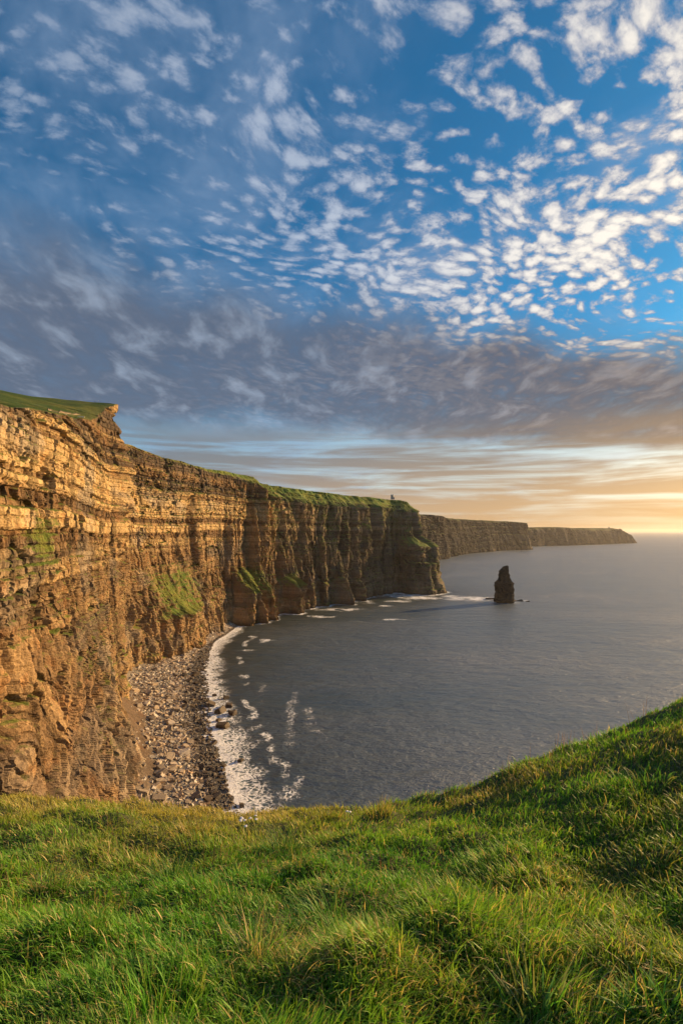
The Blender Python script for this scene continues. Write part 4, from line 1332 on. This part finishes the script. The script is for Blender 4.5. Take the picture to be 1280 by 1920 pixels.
tussock(1240, 1910, 60, 0.13, 0.23, 0.015, [C_DEEP, C_BLUE, C_GREEN], 'dark broad-leaved tuft in the bottom right corner', lean0=.3, curl0=.9)
tussock(300, 1900, 200, 0.22, 0.26, 0.0075, [C_GREEN, C_LIME, C_GREEN], 'bright green upright grass clump at the bottom left', lean0=.12, curl0=.6)
tussock(1130, 1700, 170, 0.20, 0.24, 0.0065, [C_DEEP, C_OLIVE, C_DEEP], 'dark hummocky tussock halfway up the right slope', drift=(.6, -.7))
tussock(1250, 1640, 150, 0.20, 0.26, 0.0065, [C_OLIVE, C_DEEP, C_OLIVE * .7], 'olive shaggy tussock at the right-hand edge of the slope', drift=(.5, -.8))
tussock(1190, 1480, 170, 0.34, 0.30, 0.0090, [C_GREEN, C_BLUE, C_DEEP], 'dark green overhanging tussock below the right-hand skyline', drift=(-.8, -.4))
tussock(1190, 1810, 160, 0.22, 0.20, 0.0055, [C_STRAW * .8, C_STRAW, C_OLIVE], 'flattened patch of dry straw grass low on the right slope', lean0=.8, curl0=1.2)
tussock(710, 1522, 130, 0.22, 0.26, 0.0080, [C_GOLD, C_STRAW, C_OLIVE], 'golden tuft on the grass edge against the sea', lean0=.2, curl0=.6)
tussock(615, 1532, 130, 0.22, 0.24, 0.0080, [C_GOLD, C_OLIVE, C_OLIVE * .8], 'rust-tipped rounded tuft on the grass edge left of the golden one', lean0=.3, curl0=.8)
tussock(50, 1520, 130, 0.30, 0.28, 0.0085, [C_STRAW, C_GOLD, C_GOLD], 'sunlit straw tuft on the grass edge at the far left', lean0=.5, curl0=.9, drift=(-.8, 0))
tussock(360, 1565, 150, 0.26, 0.26, 0.0085, [C_GOLD, C_STRAW, C_OLIVE], 'rounded golden tussock in the sunlit hollow below the edge', lean0=.3, curl0=1.0)

# dry flower stalks along the skyline
V_, Q_, T_, C_ = [], [], [], []
prt = []
for u, v, k in ((1060, 1395, 9), (1090, 1385, 8), (1115, 1375, 9), (1160, 1350, 6), (1190, 1345, 5), (1020, 1425, 5), (955, 1445, 5), (880, 1490, 4), (830, 1505, 4), (98, 1500, 4), (640, 1535, 3), (300, 1525, 3), (200, 1560, 4), (470, 1560, 4), (420, 1610, 5), (700, 1640, 5)):
    x, y, z = ground_hit(u, v + 8)
    xs_ = x + rg.normal(0, .10, k); ys_ = y + rg.normal(0, .10, k)
    zs_ = slope_z(xs_, ys_)
    prt.append(blades(xs_, ys_, zs_, rg.uniform(.28, .5, k), np.full(k, .006), rg.uniform(0, 6.28, k), np.abs(rg.normal(.08, .12, k)), np.abs(rg.normal(.15, .15, k)), np.tile(np.array((.16, .10, .05)), (k, 1)), 4, np.tile(np.array((.30, .17, .09)), (k, 1))))
V, Q, T, C = merge(prt)
stems = add('dry_stems', mesh_np('dry_stems', V, quads=Q, tris=T, attrs={'tint': C}), M_BLADE)
put(stems, 'thin dry seed stems sticking up along the grass edge', 'stems', kind='stuff')

# white flowers just inside the edge
M_PETAL = plain('white_petal', (0.80, 0.78, 0.76), 0.6, 0.06, 40)
M_STEM = plain('flower_stem', (0.07, 0.13, 0.03))


def bloom(bm):
    from mathutils import Matrix
    for k in range(14):
        a = k * 2.4; q = 0.020 * math.sqrt(k / 14)
        bmesh.ops.create_icosphere(bm, subdivisions=1, radius=0.008, matrix=Matrix.Translation((q * math.cos(a), q * math.sin(a), 0.012 - q * 0.35)) @ Matrix.Diagonal((1, 1, .6, 1)))


proto_f = None
for k, (u, v) in enumerate(((449, 1551), (459, 1548), (463, 1552), (470, 1551), (480, 1548), (464, 1563), (478, 1552), (652, 1534), (656, 1537), (455, 1547))):
    x, y, z = ground_hit(u, v + 12)
    if proto_f is None:
        fl = empty('white_flower', (x, y, z))
        st_ = bm_obj('stem', lambda bm: cyl(bm, (0, 0, -0.02), .004, .003, .24, 6), M_STEM, fl)
        bl_ = bm_obj('bloom', bloom, M_PETAL, fl, (0, 0, 0.22))
        proto_f = (fl, st_, bl_)
    else:
        fl = proto_f[0].copy(); scene.collection.objects.link(fl); fl.location = (x, y, z)
        for ch in proto_f[1:]:
            c2 = ch.copy(); scene.collection.objects.link(c2); c2.parent = fl
    pair = k in (7, 8)
    fl.rotation_euler = (random.uniform(-.2, .2), random.uniform(-.2, .2), random.uniform(0, 6))
    put(fl, 'small white flower of the pair on the grass edge beside the golden tuft' if pair else 'small white flower in the cluster by the grass edge', 'flower', 'pair of white flowers' if pair else 'cluster of white flowers')
print('done', time.time() - T0)
